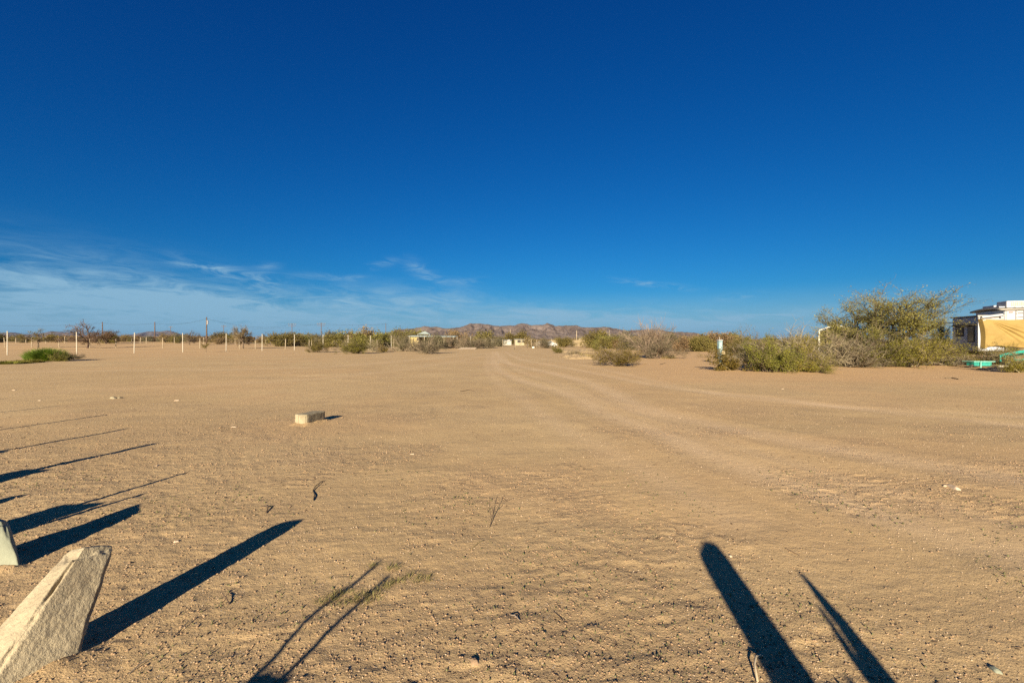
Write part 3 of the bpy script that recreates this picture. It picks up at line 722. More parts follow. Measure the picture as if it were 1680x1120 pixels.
for k, a in {'a': (-60, 160, 529, 'utility pole beyond the left edge carrying the thin lines'), 'b': (168, 160, 528, 'thin utility pole rising from the brown tree on the left', .0),
             'c': (254, 150, 528, 'plain dark utility pole over the far blue hills'), 'd': (339, 120, 520, 'tallest dark utility pole, with a grey transformer near its top', .0, True),
             'e': (479, 230, 530, 'utility pole with a wide crossarm, left one of the crossarm pair', 2.0), 'f': (527, 215, 529, 'utility pole with a double crossarm, right one of the crossarm pair', 2.0),
             'g': (633, 240, 530, 'thin utility pole left of the mountains', 0), 'h': (367, 290, 533, 'faint far utility pole with a short crossarm by the brown tree', 1.6),
             'i': (280, 290, 535, 'faint far utility pole over the far blue hills', 1.2), 'j': (797, 190, 544, 'short pole tip standing before the mountains', 0),
             'k': (837.5, 190, 540, 'pale thin pole before the mountains above the white homes', 0), 'l': (946, 180, 542, 'pale pole rising from the long tan wall', 0),
             'm': (1000, 260, 541, 'faintest short pole before the right part of the mountains', 0)}.items():
    Q[k] = upole(a[0], a[1], a[2], a[3], *(a[4:] if len(a) > 4 else ()), m=M_TANPOST if k in 'jklm' else M_POLE, r=.12 if k in 'jkm' else .17)
def line(label, ks, off, rad=.012):
    w = MB(); base = Q[ks[0]]
    for a, b in zip(ks[:-1], ks[1:]):
        for o in off:
            A = Q[a] + Vector((o, 0, -.4 - abs(o) * .05)); B = Q[b] + Vector((o, 0, -.4 - abs(o) * .05)); s = (B - A).length * .018
            w.tube([A.lerp(B, i / 10) - base - Vector((0, 0, s * 4 * (i / 10) * (1 - i / 10))) for i in range(11)], rad, 3, False)
    w.build('cable', mat('black_cable', (.04, .04, .045), .6), t := thing('power_line', label, 'power line', base))
line('thin power line strung between the three left dark poles', ['a', 'b', 'c', 'd'], (0, .5))
line('long thin power line from the tallest pole past the crossarm poles', ['d', 'e', 'g'], (-.4, .4))
line('faint power line over the crossarm pole pair', ['h', 'f', 'g'], (-1.5, 1.5))

# ------------------------------------------------------------------ buildings in the middle distance
M_CREAM = mat('cream_siding', (.29, .26, .165), .7, .08, 1)
M_OCHRE = mat('tan_block_wall', (.26, .20, .11), .85, .12, .8, base2=(.19, .145, .08))
M_WHITEW = mat('white_siding', (.32, .305, .25), .6, .08, 1)
M_PGREEN = mat('pale_green_siding', (.32, .37, .26), .7, .1, 1)
M_ROOFT = mat('pale_teal_metal_roof', (.30, .35, .31), .6, .1, 1)
M_DARKW = mat('dark_window_glass', (.035, .03, .028), .15, .2, 1, spec=.6)
M_DK = mat('dark_interior', (.06, .05, .04), .9)
M_GREYW = mat('grey_siding', (.32, .32, .30), .6, .1, 1)
def house(label, px0, px1, d, ytop, mw, mr, wins=(), depth=5, pitch=.35, name='mobile_home', cat='house'):
    a = at(px0, d); b = at(px1, d); W = b.x - a.x; z0 = min(a.z, b.z) - .05
    H = CAMZ + (HY - ytop) / FPX * d - z0
    t = thing(name, label, cat, (a.x, d, z0))
    MB().box(0, W, 0, depth, 0, H - pitch).build('wall', mw, t)
    r = MB(); r.V = [(-.2, -.25, H - pitch + .003), (W + .2, -.25, H - pitch + .003), (W + .2, depth + .25, H - pitch + .003), (-.2, depth + .25, H - pitch + .003), (-.2, depth / 2, H), (W + .2, depth / 2, H)]
    r.F = [(3, 2, 1, 0), (0, 1, 5, 4), (2, 3, 4, 5), (1, 2, 5), (3, 0, 4)]
    r.build('roof', mr, t)
    for u, v, w, h, nm in wins:
        wf = MB().box(u * W, u * W + w, -.06, .02, v, v + h).build(nm, M_WHITEW if nm == 'window' else M_GREYW, t)
        if nm == 'window': MB().box(u * W + .08, u * W + w - .08, -.075, -.055, v + .08, v + h - .08).build('pane', M_DARKW, wf)
    return t
house('cream mobile home behind the leftmost thin post along the drive', 806, 823, 150, 556, M_CREAM, M_WHITEW, [(.3, .9, .8, .8, 'window')])
house('small white trailer home between the cream home and the dark post', 826, 839, 150, 557, M_WHITEW, M_WHITEW, [(.5, .3, .8, 1.6, 'door')])
house('long white-roofed home with a dark window behind the dark post', 844, 862, 146, 555.5, M_CREAM, M_WHITEW, [(.25, .9, 1.2, .9, 'window'), (.7, .9, .7, .8, 'window')], pitch=.25)
house('tan flat-topped shed joined to the right end of the white-roofed home', 861.5, 873, 142, 556, M_OCHRE, M_OCHRE, [(.3, .1, .9, 1.9, 'door')], pitch=.15, name='shed', cat='shed')
house('tan house with a low roof behind the long tan wall', 950, 978, 165, 553, M_OCHRE, M_CREAM, [(.2, 1, 1, .9, 'window'), (.6, 1, 1, .9, 'window')])
house('pale green house partly hidden behind a yellow-green tree', 984, 1003, 120, 554.5, M_PGREEN, M_WHITEW, [(.2, 1, .9, .8, 'window'), (.6, 1, .7, .8, 'window')])
house('bright white trailer beside the pale green house', 1000, 1010, 114, 554.2, M_WHITEW, M_WHITEW, [(.35, 1.1, .6, .5, 'window')], depth=3, pitch=.2, name='white_trailer', cat='trailer')
house('ochre low house under the shade canopy', 1010, 1032, 118, 557, M_OCHRE, M_OCHRE, [(.3, .8, .8, .8, 'window')])
# long tan block wall, block by block
pa, pb = at(905, 140), at(962, 140); tw = thing('block_wall', 'long tan block wall right of the parked car', 'wall', pa)
bmw = MB().box(0, 1.0, 0, .2, -.1, .5).mesh('panel', M_OCHRE)
nW = int((pb.x - pa.x) / 1.02)
for i in range(nW):
    for k in range(3):
        o = obj('panel', bmw, tw, (i * 1.02, rp.uniform(-.01, .01), k * .62)); o.scale.x = .995
for i in range(0, nW + 1, 4): MB().box(-.12, .12, -.05, .25, -.1, 2.05).build('pillar', M_OCHRE, tw, loc=(i * 1.02 - .01, 0, 0))
# open shed
pa, pb = at(672, 100), at(745, 100); W = pb.x - pa.x; H = CAMZ + (HY - 550.3) / FPX * 100 - pa.z
ts = thing('open_shed', 'open-sided shed with a pale metal roof behind grey shrubs', 'shed', pa)
MB().box(0, W * .52, 3.9, 4, 0, H - .25).box(0, .1, 0, 3.9, 0, H - .25).build('wall', M_OCHRE, ts)
MB().box(.12, 2.0, -.04, .04, 0, H - .3).build('side_panel', mat('yellow_plywood', (.38, .30, .12), .8, .1), ts)
rf = MB(); rf.V = [(-.4, -.6, H - .12), (W + .3, -.6, H - .22), (W + .3, 4.5, H + .05), (-.4, 4.5, H + .15)]; rf.V += [(x, y, z - .1) for x, y, z in rf.V]
rf.F = [(0, 1, 2, 3), (7, 6, 5, 4), (0, 4, 5, 1), (1, 5, 6, 2), (2, 6, 7, 3), (3, 7, 4, 0)]
rf.build('roof', M_ROOFT, ts)
for x in (.05, W * .34, W * .55, W * .78, W - .1): MB().box(x - .07, x + .07, -.5, -.36, 0, H - .3).build('post', M_TANPOST, ts)
MB().box(W * .16, W * .16 + .55, -.08, -.045, H - 1.05, H - .5).build('window', M_DARKW, ts)
# gable peaked shade behind the shed
tr_ = thing('peaked_canopy', 'small pale peaked roof showing over the open shed', 'canopy', at(697, 118))
cm = MB(); cm.V = [(-1.6, -1.6, 3.2), (1.6, -1.6, 3.2), (1.6, 1.6, 3.2), (-1.6, 1.6, 3.2), (0, 0, 4.0)]; cm.F = [(3, 2, 1, 0), (0, 1, 4), (1, 2, 4), (2, 3, 4), (3, 0, 4)]; cm.build('roof', M_ROOFT, tr_)
for x in (-1.5, 1.5):
    for y in (-1.5, 1.5): MB().box(x - .05, x + .05, y - .05, y + .05, 0, 3.19).build('leg', M_GREYW, tr_)
# shade canopy on one post
pc = at(1023.5, 105); hc = CAMZ + (HY - 551) / FPX * 105 - pc.z
tcn = thing('shade_canopy', 'flat tan shade canopy on a single post by the ochre house', 'canopy', pc)
c_ = MB(); c_.V = [(-1.0, -1, hc - .25), (1.1, -1, hc - .3), (1.1, 1, hc - .3), (-1.0, 1, hc - .25), (-.1, -.1, hc), (.1, -.1, hc), (.1, .1, hc), (-.1, .1, hc)]
c_.F = [(3, 2, 1, 0), (0, 1, 5, 4), (1, 2, 6, 5), (2, 3, 7, 6), (3, 0, 4, 7), (4, 5, 6, 7)]
c_.build('canopy_top', M_BROWN, tcn); MB().tube([(0, 0, 0), (0, 0, hc - .25)], .08, 8).build('post', M_CREAM, tcn)
# parked car
def car(px, d, label, m):
    p = at(px, d); t = thing('parked_car', label, 'car', p, R(4))
    prof = [(-2.2, .35), (-2.25, .75), (-2.0, .95), (-1.3, 1.0), (-.75, 1.42), (.7, 1.45), (1.35, 1.02), (2.1, .9), (2.2, .6), (2.2, .35)]
    b = MB(); n = len(prof); b.V = [(x, -.85 + (.12 if z > 1.2 else 0), z) for x, z in prof] + [(x, .85 - (.12 if z > 1.2 else 0), z) for x, z in prof]
    b.F = [tuple(range(n)), tuple(reversed(range(n, 2 * n)))] + [(i, i + n, (i + 1) % n + n, (i + 1) % n) for i in range(n)]
    b.build('body', m, t)
    MB().poly([(-1.05, -.80, 1.05), (.0, -.80, 1.05), (.0, -.745, 1.36), (-.7, -.745, 1.36)]).build('window', M_DARKW, t, loc=(0, -.04, 0))
    MB().poly([(.1, -.80, 1.05), (1.1, -.80, 1.05), (.62, -.745, 1.36), (.1, -.745, 1.36)]).build('window', M_DARKW, t, loc=(0, -.04, 0))
    for x in (-1.35, 1.35):
        for y in (-.8, .65):
            w = MB().tube([(x, y - .08, .33), (x, y + .18, .33)], .33, 14).build('wheel', M_DK, t)
            MB().tube([(x, y - .095, .33), (x, y - .075, .33)], .18, 10).build('rim', M_GREYW, w)
car(900, 118, 'white car parked left of the long tan wall', mat('white_car_paint', (.36, .36, .34), .3, .03, 1, spec=.5))
car(888, 132, 'cream car parked behind the bare shrub beside the drive', mat('cream_car_paint', (.28, .25, .19), .3, .03, 1, spec=.5))

# white gable shelter behind the right thicket
d = 46; tg = thing('gable_shelter', 'white-edged gable shelter with tan posts behind the right thicket', 'shelter', at(1344, d), R(-33))
wp = lambda x: (x - 1344) / FPX * d * .90
zt = CAMZ + (HY - 532.5) / FPX * d - tg.location.z; ze = CAMZ + (HY - 540.5) / FPX * d - tg.location.z; Wg = wp(1400); mx_ = wp(1369)
def rafter(y, nm, m, dz=0):
    b = MB(); b.V = [(0, y, ze + dz), (mx_, y, zt + dz), (Wg, y, ze + dz), (Wg, y, ze - .13 + dz), (mx_, y, zt - .15 + dz), (0, y, ze - .13 + dz)]
    b.V += [(x, y + .1, z) for x, _, z in b.V]
    b.F = [(5, 4, 1, 0), (4, 3, 2, 1), (6, 7, 10, 11), (7, 8, 9, 10), (0, 1, 7, 6), (1, 2, 8, 7), (4, 5, 11, 10), (3, 4, 10, 9), (5, 0, 6, 11), (2, 3, 9, 8)]
    b.build(nm, m, tg)
M_WTRIM = mat('white_trim', (.58, .55, .46), .5, .04)
rafter(-.12, 'rafter', M_WTRIM)
for x in (0, Wg): MB().box(x - .06, x + .06, -.1, .02, 0, ze - .14).build('corner_post', M_WTRIM, tg)
for x in (wp(1356), wp(1369.5), wp(1383)): MB().box(x - .07, x + .07, .1, .22, 0, ze + .15).build('post', M_OCHRE, tg)
r = MB(); r.V = [(-.1, 0, ze - .02), (mx_, 0, zt - .02), (mx_, 1.2, zt - .02), (-.1, 1.2, ze - .02), (Wg + .1, 0, ze - .02), (Wg + .1, 1.2, ze - .02)]; r.F = [(0, 1, 2, 3), (1, 4, 5, 2)]
r.build('roof', mat('tan_canopy', (.42, .33, .17), .8, .1), tg)
bw = MB(); bw.V = [(.03, .45, 0), (Wg - .03, .45, 0), (Wg - .03, .45, ze - .16), (mx_, .45, zt - .18), (.03, .45, ze - .16)]; bw.V += [(x, .5, z) for x, _, z in bw.V]
bw.F = [(0, 1, 2, 3, 4), (9, 8, 7, 6, 5), (0, 5, 6, 1), (1, 6, 7, 2), (2, 7, 8, 3), (3, 8, 9, 4), (4, 9, 5, 0)]
bw.build('back_wall', mat('shaded_tan_shelter_wall', (.15, .125, .05), .85, .12, 1), tg)  # tan darkened to carry the shaded interior under the roof

# ------------------------------------------------------------------ camper with tarp (right edge)
rv = thing('camper_trailer', 'white camper, grey on its shaded end, with a rooftop air conditioner at the right edge', 'camper', (27.65, 27.0, 0), math.atan2(-.287, .958))
M_RVW = mat('camper_white_fibreglass', (.39, .39, .385), .4, .05, 1.5, spec=.5)
M_RVG = mat('camper_shaded_grey', (.46, .50, .56), .4, .08, 1.5, spec=.5)  # blue-grey of the shaded end walls put into the colour
M_RVT = mat('camper_roof_membrane', (.36, .33, .27), .7, .12, 2)
def bev(o, w=.03, s=2):
    m = o.modifiers.new('bevel', 'BEVEL'); m.width = w; m.segments = s; m.limit_method = 'ANGLE'; return o
body = bev(MB().box(1.25, 8.5, 0, 2.5, .98, 3.25).build('body', M_RVW, rv), .05)
# end walls' shade put into the colour: thin sheets added over the white shell
MB().box(1.235, 1.248, .06, 2.44, .85, 3.2).build('end_shade_sheet', M_RVG, rv)
nose = MB(); pr = [(0, .8), (0, 2.82), (.0, 2.9), (1.24, 2.9), (1.24, .8)]
nose.box(0, 1.245, 0.0, 2.45, .8, 2.86); bev(nose.build('nose', M_RVG, rv), .08, 3)
MB().box(-.05, 1.24, -.05, 2.5, 2.865, 2.93).build('nose_roof', M_RVT, rv)
# roof with overhanging eave
rr = MB(); n = 9
for i in range(n):
    t = i / (n - 1); y = -.12 + 2.75 * t; z = 3.28 + .13 * math.sin(math.pi * t)
    rr.V += [(1.02, y, z), (8.6, y, z), (1.02, y, z - .09), (8.6, y, z - .09)]
for i in range(n - 1):
    a = i * 4; rr.F += [(a, a + 1, a + 5, a + 4), (a + 6, a + 7, a + 3, a + 2), (a, a + 4, a + 6, a + 2), (a + 1, a + 3, a + 7, a + 5)]
rr.F += [(0, 2, 3, 1), ((n - 1) * 4, (n - 1) * 4 + 1, (n - 1) * 4 + 3, (n - 1) * 4 + 2)]
rr.build('roof', M_RVT, rv, True)
bev(MB().box(1.25, 2.15, .9, 1.9, 3.415, 3.56).build('roof_vent', M_RVW, rv), .04)
bev(MB().box(1.15, 1.7, .3, .9, 3.37, 3.45).build('roof_hatch', M_RVW, rv), .02)
ac = bev(MB().box(1.42, 2.75, .15, 1.0, 3.34, 3.76).build('air_conditioner', M_RVW, rv), .06, 3)
MB().box(1.62, 2.5, .135, .148, 3.44, 3.70).build('grille', mat('tan_grille', (.35, .33, .26), .6), ac)
MB().box(1.50, 1.518, .2, .95, 3.40, 3.70).build('vent_panel', M_DK, ac)
for i in range(9):
    MB().box(1.63 + i * .098, 1.65 + i * .098, .12, .134, 3.45, 3.69).build('slat', M_RVW, ac)
for z in (2.55, 2.95): MB().box(1.3, 8.4, -.012, -.002, z, z + .03).build('trim_strip', M_GREYW, rv)
for x in (1.75, 2.1):
    MB().tube([(x, -.10, 1.0), (x, -.10, 3.1), (x + .02, -.02, 3.33), (x + .02, .25, 3.42)], .016, 6).build('ladder_rail', M_WIRE, rv)
for z in (1.6, 2.0, 2.4, 2.8, 3.05): MB().tube([(1.75, -.10, z), (2.1, -.10, z)], .012, 6).build('ladder_rung', M_WIRE, rv)
MB().box(1.42, 1.6, -.03, -.001, 3.05, 3.10).build('marker_light', mat('red_lens', (.55, .05, .04), .3), rv)
MB().box(1.30, 1.33, -.02, 0, .85, 3.2).build('corner_trim', M_GREYW, rv)
MB().box(-.02, .10, -.02, -.001, .8, 2.86).box(-.022, -.002, -.02, .08, .8, 2.86).build('corner_trim', M_RVW, rv)
for (y0, y1, z0, z1) in ((.35, .85, 1.40, 2.28), (1.35, 2.0, 1.75, 2.28)):
    f = MB().box(-.03, -.002, y0 - .05, y1 + .05, z0 - .05, z1 + .05).build('window', M_DK, rv)
    MB().box(-.036, -.031, y0, y1, z0, z1).build('pane', mat('tinted_brown_window', (.07, .045, .025), .12, .3, 1.5, spec=.7), f)
vis = MB(); vis.V = [(-.02, .2, 2.46), (-.02, 2.2, 2.46), (-.20, 2.2, 2.36), (-.20, .2, 2.36), (-.02, .2, 2.42), (-.02, 2.2, 2.42), (-.20, 2.2, 2.33), (-.20, .2, 2.33)]
vis.F = [(0, 1, 2, 3), (7, 6, 5, 4), (0, 3, 7, 4), (3, 2, 6, 7), (2, 1, 5, 6)]; vis.build('window_visor', M_DK, rv)
for z in (1.02, 1.12, 1.22): MB().box(-.012, -.001, .1, 2.4, z, z + .03).build('trim_strip', M_GREYW, rv)
MB().tube([(.08, -.14, 2.80), (1.05, -.14, 2.93)], .075, 10).build('awning_roller', M_RVW, rv)
MB().tube([(.08, -.2, 2.62), (.95, -.16, 2.68)], .05, 8).build('awning_rail', M_RVW, rv)
MB().box(.98, 1.02, -.08, -.02, 2.3, 2.9).build('awning_arm', M_DK, rv)
MB().box(.35, 1.2, -.006, -.001, 2.2, 2.8).build('side_panel', mat('pink_grey_recess_tone', (.34, .29, .27), .6, .1), rv)  # flat darker panel coloured in place of a dark recess
MB().box(.4, 8, .3, 2.2, .55, .79).build('chassis', M_DK, rv)
for x in (4.4, 5.4):
    w = MB().tube([(x, .15, .36), (x, .42, .36)], .36, 18).build('wheel', M_DK, rv); MB().tube([(x, .13, .36), (x, .16, .36)], .2, 12).build('rim', M_GREYW, w)
for x, y in ((.5, .4), (.5, 2.1)): MB().tube([(x, y, 0), (x, y, .79)], .05, 8).build('jack_leg', M_WIRE, rv)
# tarp
tp = thing('tan_tarp', 'large tan tarp with sagging folds hung on the camper side', 'tarp', (27.65, 27.0, 0), math.atan2(-.287, .958))
V, F = [], []; nu, nv = 150, 60; Lt = 5.2
for j in range(nv):
    for i in range(nu):
        u = i / (nu - 1); v = j / (nv - 1); x = .05 + u * Lt
        sag = .14 * math.sin(math.pi * min(u * 2.2, 1)) * .5
        top = 2.70 - sag - .03 * u; bot = .93 + .13 * math.exp(-((u - .12) / .1) ** 2) + .02 * math.sin(u * 30) + .1 * min(1, u * 6)
        x += .07 * math.exp(-u * 25) * math.sin(math.pi * v) + (1 - u) ** 8 * .12 * v
        z = top + (bot - top) * v
        # folds run down from the top-left grommet toward lower right
        ax, az_ = x - .1, 2.72 - z; ang = math.atan2(az_, max(ax, .001)); r_ = math.hypot(ax, az_)
        fw = math.exp(-((ang - .50) / .20) ** 2) * min(1, r_ / .45) * math.exp(-((r_ - 1.3) / 1.15) ** 2)
        fold = .06 * fw * math.sin(ang * 50 + .5 * math.sin(r_ * 2)) 
        sec = .03 * noise.noise(Vector((x * 1.3, z * 1.6, 3))) + .012 * noise.noise(Vector((x * 4, z * 5, 9)))
        bulge = -.16 * math.sin(math.pi * v) * (1 - math.exp(-u * 9))
        V.append((x, -.24 + bulge - fold + sec, z))
for j in range(nv - 1):
    for i in range(nu - 1):
        a = j * nu + i; F.append((a, a + nu, a + nu + 1, a + 1))
cl = obj('cloth', mesh('cloth', V, F, mat('tan_tarp_cloth', (.262, .178, .052), .75, .06, 2, bump=.15, bscale=60), True), tp)
sm = cl.modifiers.new('thickness', 'SOLIDIFY'); sm.thickness = .004
V, F = [], []
for j in range(nv):
    for k in range(3): V.append((.05 + .07 * math.sin(math.pi * j / (nv - 1)) + .12 * j / (nv - 1) - .004 - .045 * k, -.25 + .1 * k - .14 * math.sin(math.pi * j / (nv - 1)) * (1 - k / 2) * .2, 2.70 - (2.70 - 1.0) * j / (nv - 1)))
for j in range(nv - 1):
    for k in range(2): a = j * 3 + k; F.append((a, a + 3, a + 4, a + 1))
obj('folded_edge', mesh('folded_edge', V, F, mat('tan_tarp_cloth', (0, 0, 0)), True), tp)
MB().tube([(.05, -.24, 2.70), (-.0, -.06, 2.84)], .012, 6).build('rope', M_WHITEPOST, tp)

# teal trailer frame
M_TEAL = mat('teal_paint', (.03, .27, .21), .5, .2, 5)
tt = thing('teal_trailer_frame', 'teal steel trailer frame lying in the weeds below the tarp', 'trailer', (G(1600, 603).x, G(1600, 603).y, 0))
o0 = tt.location
def L3(px, py, dd): return PD(px, py, o0.y + dd) - o0
MB().tube([L3(1640, 583.5, .9), L3(1662, 579.5, .6), L3(1700, 573, .3)], .075, 4).build('top_rail', M_TEAL, tt)
MB().tube([L3(1648, 586, 1.3), L3(1700, 577, .9)], .05, 4).build('side_rail', M_TEAL, tt)
MB().tube([L3(1640, 593.5, .9), L3(1668, 590.5, .6), L3(1695, 589, .5)], .05, 4).build('bottom_rail', M_TEAL, tt)
for x, y0, y1 in ((1641, 583, 596), (1649, 582, 593), (1664, 580, 592)): MB().tube([L3(x, y0, .75), L3(x + .5, y1, .75)], .03, 4).build('upright', M_TEAL, tt)
MB().box(-.15, .75, -.1, .3, .10, .30).build('tongue_box', M_TEAL, tt)
MB().box(-.2, .9, -.14, .5, .305, .34).build('lid', mat('pale_teal_paint', (.22, .50, .40), .5, .15, 5), tt)
MB().tube([(.12, -.16, 0), (.12, -.16, .36)], .025, 4).build('stand', mat('pale_teal_paint', (0, 0, 0)), tt)
MB().tube([(-.32, -.05, .03), (-.15, 0, .12), (.9, 0, .12), (2.9, .2, .12)], .06, 6).build('drawbar', M_DK, tt)
w = MB().tube([(1.9, .1, .22), (1.9, .3, .22)], .24, 16).build('wheel', M_DK, tt); MB().tube([(1.9, .085, .22), (1.9, .1, .22)], .12, 10).build('rim', M_GREYW, w)
# dark crumpled sheet and white scrap by the frame
V, F = [], []
for j in range(14):
    for i in range(40):
        x = i / 39 * 2.6; y = j / 13 * .8; V.append((x, y, max(-.02, .10 * math.sin(math.pi * i / 39) * math.sin(math.pi * j / 13) + .09 * noise.noise(Vector((x * 4, y * 5, 0))))))
for j in range(13):
    for i in range(39): a = j * 40 + i; F.append((a, a + 1, a + 41, a + 40))
b = obj('dark_crumpled_sheet', mesh('dark_crumpled_sheet', V, F, M_DK, True), loc=G(1614, 607)); setp(b, 'low dark crumpled sheet lying along the teal trailer frame', 'plastic sheet')
bev(setp(MB().box(-.22, .22, -.05, .05, 0, .09).build('white_board_scrap', M_WTRIM, loc=G(1646, 603.5) + Vector((0, 0, .04))), 'short white board scrap beside the dark crumpled sheet', 'scrap'), .02)
for px, py, lab in ((1562, 0, 0),):
    q = at(1571, 26.3); bin_ = MB().box(-.3, .3, -.3, .3, 0, .55); 
q = G(1594, 598); tb = thing('dark_crate', 'dark plastic crate in the weeds left of the tarp', 'crate', q + Vector((0, 0, 0)))
MB().box(-.22, .22, 0, .4, 0, .38).build('crate_body', M_DK, tb); MB().box(-.26, .26, -.03, .43, .38, .43).build('rim', M_GREYW, tb)

# pedestal
pp = at(1181, 28.5)
td = thing('power_pedestal', 'pale blue weathered electrical pedestal with a tan meter disc', 'electrical box', pp, R(8))
MBL = mat('weathered_pale_blue_paint', (.21, .31, .31), .6, scale=9, base2=(.12, .20, .22))
bev(MB().box(-.125, .125, -.1, .1, 0, 1.42).build('box', MBL, td), .012)
bev(MB().box(-.145, .145, -.12, .12, 1.42, 1.50).build('cap', M_GREYW, td), .015)
MB().box(-.09, .09, -.108, -.101, .85, 1.32).build('door', mat('faded_blue_door', (.28, .38, .37), .6, .15, 9), td)
MB().box(-.05, .03, -.112, -.109, 1.24, 1.29).build('notice_plate', M_WTRIM, td)
MB().tube([(.16, -.13, .68), (.16, -.02, .68)], .11, 18).build('meter', mat('tan_meter_face', (.62, .50, .30), .5, .1), td)
MB().tube([(0, .05, 1.5), (0, .05, 1.66)], .018, 6).build('conduit', M_WIRE, td)

# pale mound with straw grass and brush pieces
def mound(label, px, py, wpx, h, dep, seed):
    c = G(px, py); W = wpx / FPX * c.y; V, F = [], []; nx_, ny_ = 50, 24
    for j in range(ny_):
        for i in range(nx_):
            u, v = i / (nx_ - 1) * 2 - 1, j / (ny_ - 1) * 2 - 1; e = max(0, 1 - u * u) * max(0, 1 - v * v)
            V.append((u * W / 2, v * dep / 2, -.06 + (h + .06) * e ** .6 * (.75 + .5 * noise.noise(Vector((u * 3, v * 2, seed)))) + .05 * noise.noise(Vector((u * 9, v * 6, seed))) * (e > .02)))
    for j in range(ny_ - 1):
        for i in range(nx_ - 1): a = j * nx_ + i; F.append((a, a + 1, a + nx_ + 1, a + nx_))
    return setp(obj('dirt_mound', mesh('dirt_mound', V, F, M_MOUND, True), loc=c + Vector((0, dep / 2, 0))), label, 'mound')
mound('low pale dirt mound covered in straw left of the olive bush', 958, 589, 62, .42, 5, 1)
mound('pale dirt mound behind the straw-covered one', 950, 578, 80, .45, 7, 2)
for i, (x, y, w, lab) in enumerate([(972, 588, .8, 'straw grass clump at the right foot of the pale mound'), (956, 587, .7, 'straw grass clump in the middle of the pale mound'), (944, 582, .7, 'straw grass clump on the left shoulder of the pale mound'), (1095, 588, .6, 'straw grass clump right of the tall leafless shrub'), (960, 576, .9, 'dry grass patch on the crest of the pale mound')]):
    tuft('straw_grass', lab, 'grass', G(x, y) + Vector((0, 0, .05 if i < 3 else 0)), 80 + i, 420, w, .15, .5, .012, M_STRAW, 'straw grass clumps by the pale mound')
plant('twiggy2', 939, 0, py=584, hpx=11, wpx=30, label='small pile of dead branches on the left edge of the pale mound', cat='branches', name='branch_pile', rz=1)
setp(bev(MB().box(-.14, .14, -.05, .05, 0, .1).build('white_rubble', M_WTRIM, loc=G(985, 591)), .02), 'white rubble chunk left of the low olive bush', 'rubble').rotation_euler = (0, .3, .4)
setp(bev(MB().box(-.25, .25, -.2, .2, 0, .35).build('white_boulder', M_WTRIM, loc=G(875, 571)), .1, 3), 'white boulder beside the far end of the drive', 'boulder')
tub = thing('wooden_planks', 'weathered planks lying under the shrub at the end of the white fence', 'planks', G(765, 573))
for k in range(3): MB().box(-1.6 + k * .2, 1.7 + k * .1, k * .35, k * .35 + .22, .02 + k * .12, .12 + k * .12).build('plank', M_WOOD, tub)

# ------------------------------------------------------------------ concrete chunks
def chunk(c8, n=22, amp=.006, chip=.02, seed=0):
    """lumpy hexahedron through 8 corners (bottom 0-3, top 4-7)"""
    c8 = [Vector(c) for c in c8]; idx = {}; V = []; F = []
    def pt(u, v, w):
        k = (round(u * n), round(v * n), round(w * n))
        if k in idx: return idx[k]
        b = c8[0].lerp(c8[1], u).lerp(c8[3].lerp(c8[2], u), v); t = c8[4].lerp(c8[5], u).lerp(c8[7].lerp(c8[6], u), v)
        p = b.lerp(t, w); ctr = sum(c8, Vector()) / 8
        e = sorted((min(a, 1 - a) for a in (u, v, w)))
        edge = math.exp(-(e[1] / .06) ** 2)
        nz = noise.fractal(p * 18 + Vector((seed, 0, 0)), .9, 2, 4)
        q = noise.noise(p * 7 + Vector((0, seed, 0)))
        pull = edge * (chip * .35 + chip * max(0, q + .25) * 1.5 + chip * max(0, noise.noise(p * 22)) * .9)
        p = p + (ctr - p).normalized() * pull + noise.noise_vector(p * 30 + Vector((seed, 1, 2))) * amp + noise.noise_vector(p * 6 + Vector((seed, 5, 2))) * amp * 2.5 + (p - ctr).normalized() * nz * amp
        idx[k] = len(V); V.append(tuple(p)); return idx[k]
    for s in (0, 1):
        for i in range(n):
            for j in range(n):
                a, b, c, d = i / n, (i + 1) / n, j / n, (j + 1) / n
                for f in ([(a, c, s), (b, c, s), (b, d, s), (a, d, s)], [(a, s, c), (a, s, d), (b, s, d), (b, s, c)], [(s, a, c), (s, b, c), (s, b, d), (s, a, d)]):
                    q = [pt(*x) for x in f]; F.append(tuple(q if s else reversed(q)))
    return V, F
def slab(label, c8, m, name='concrete_chunk', n=22, amp=.006, chip=.02, seed=0, group=None):
    o = Vector(c8[0]); o.z = 0
    V, F = chunk([Vector(c) - o for c in c8], n, amp, chip, seed)
    return setp(obj(name, mesh(name, V, F, m, True), loc=o), label, 'concrete', group)
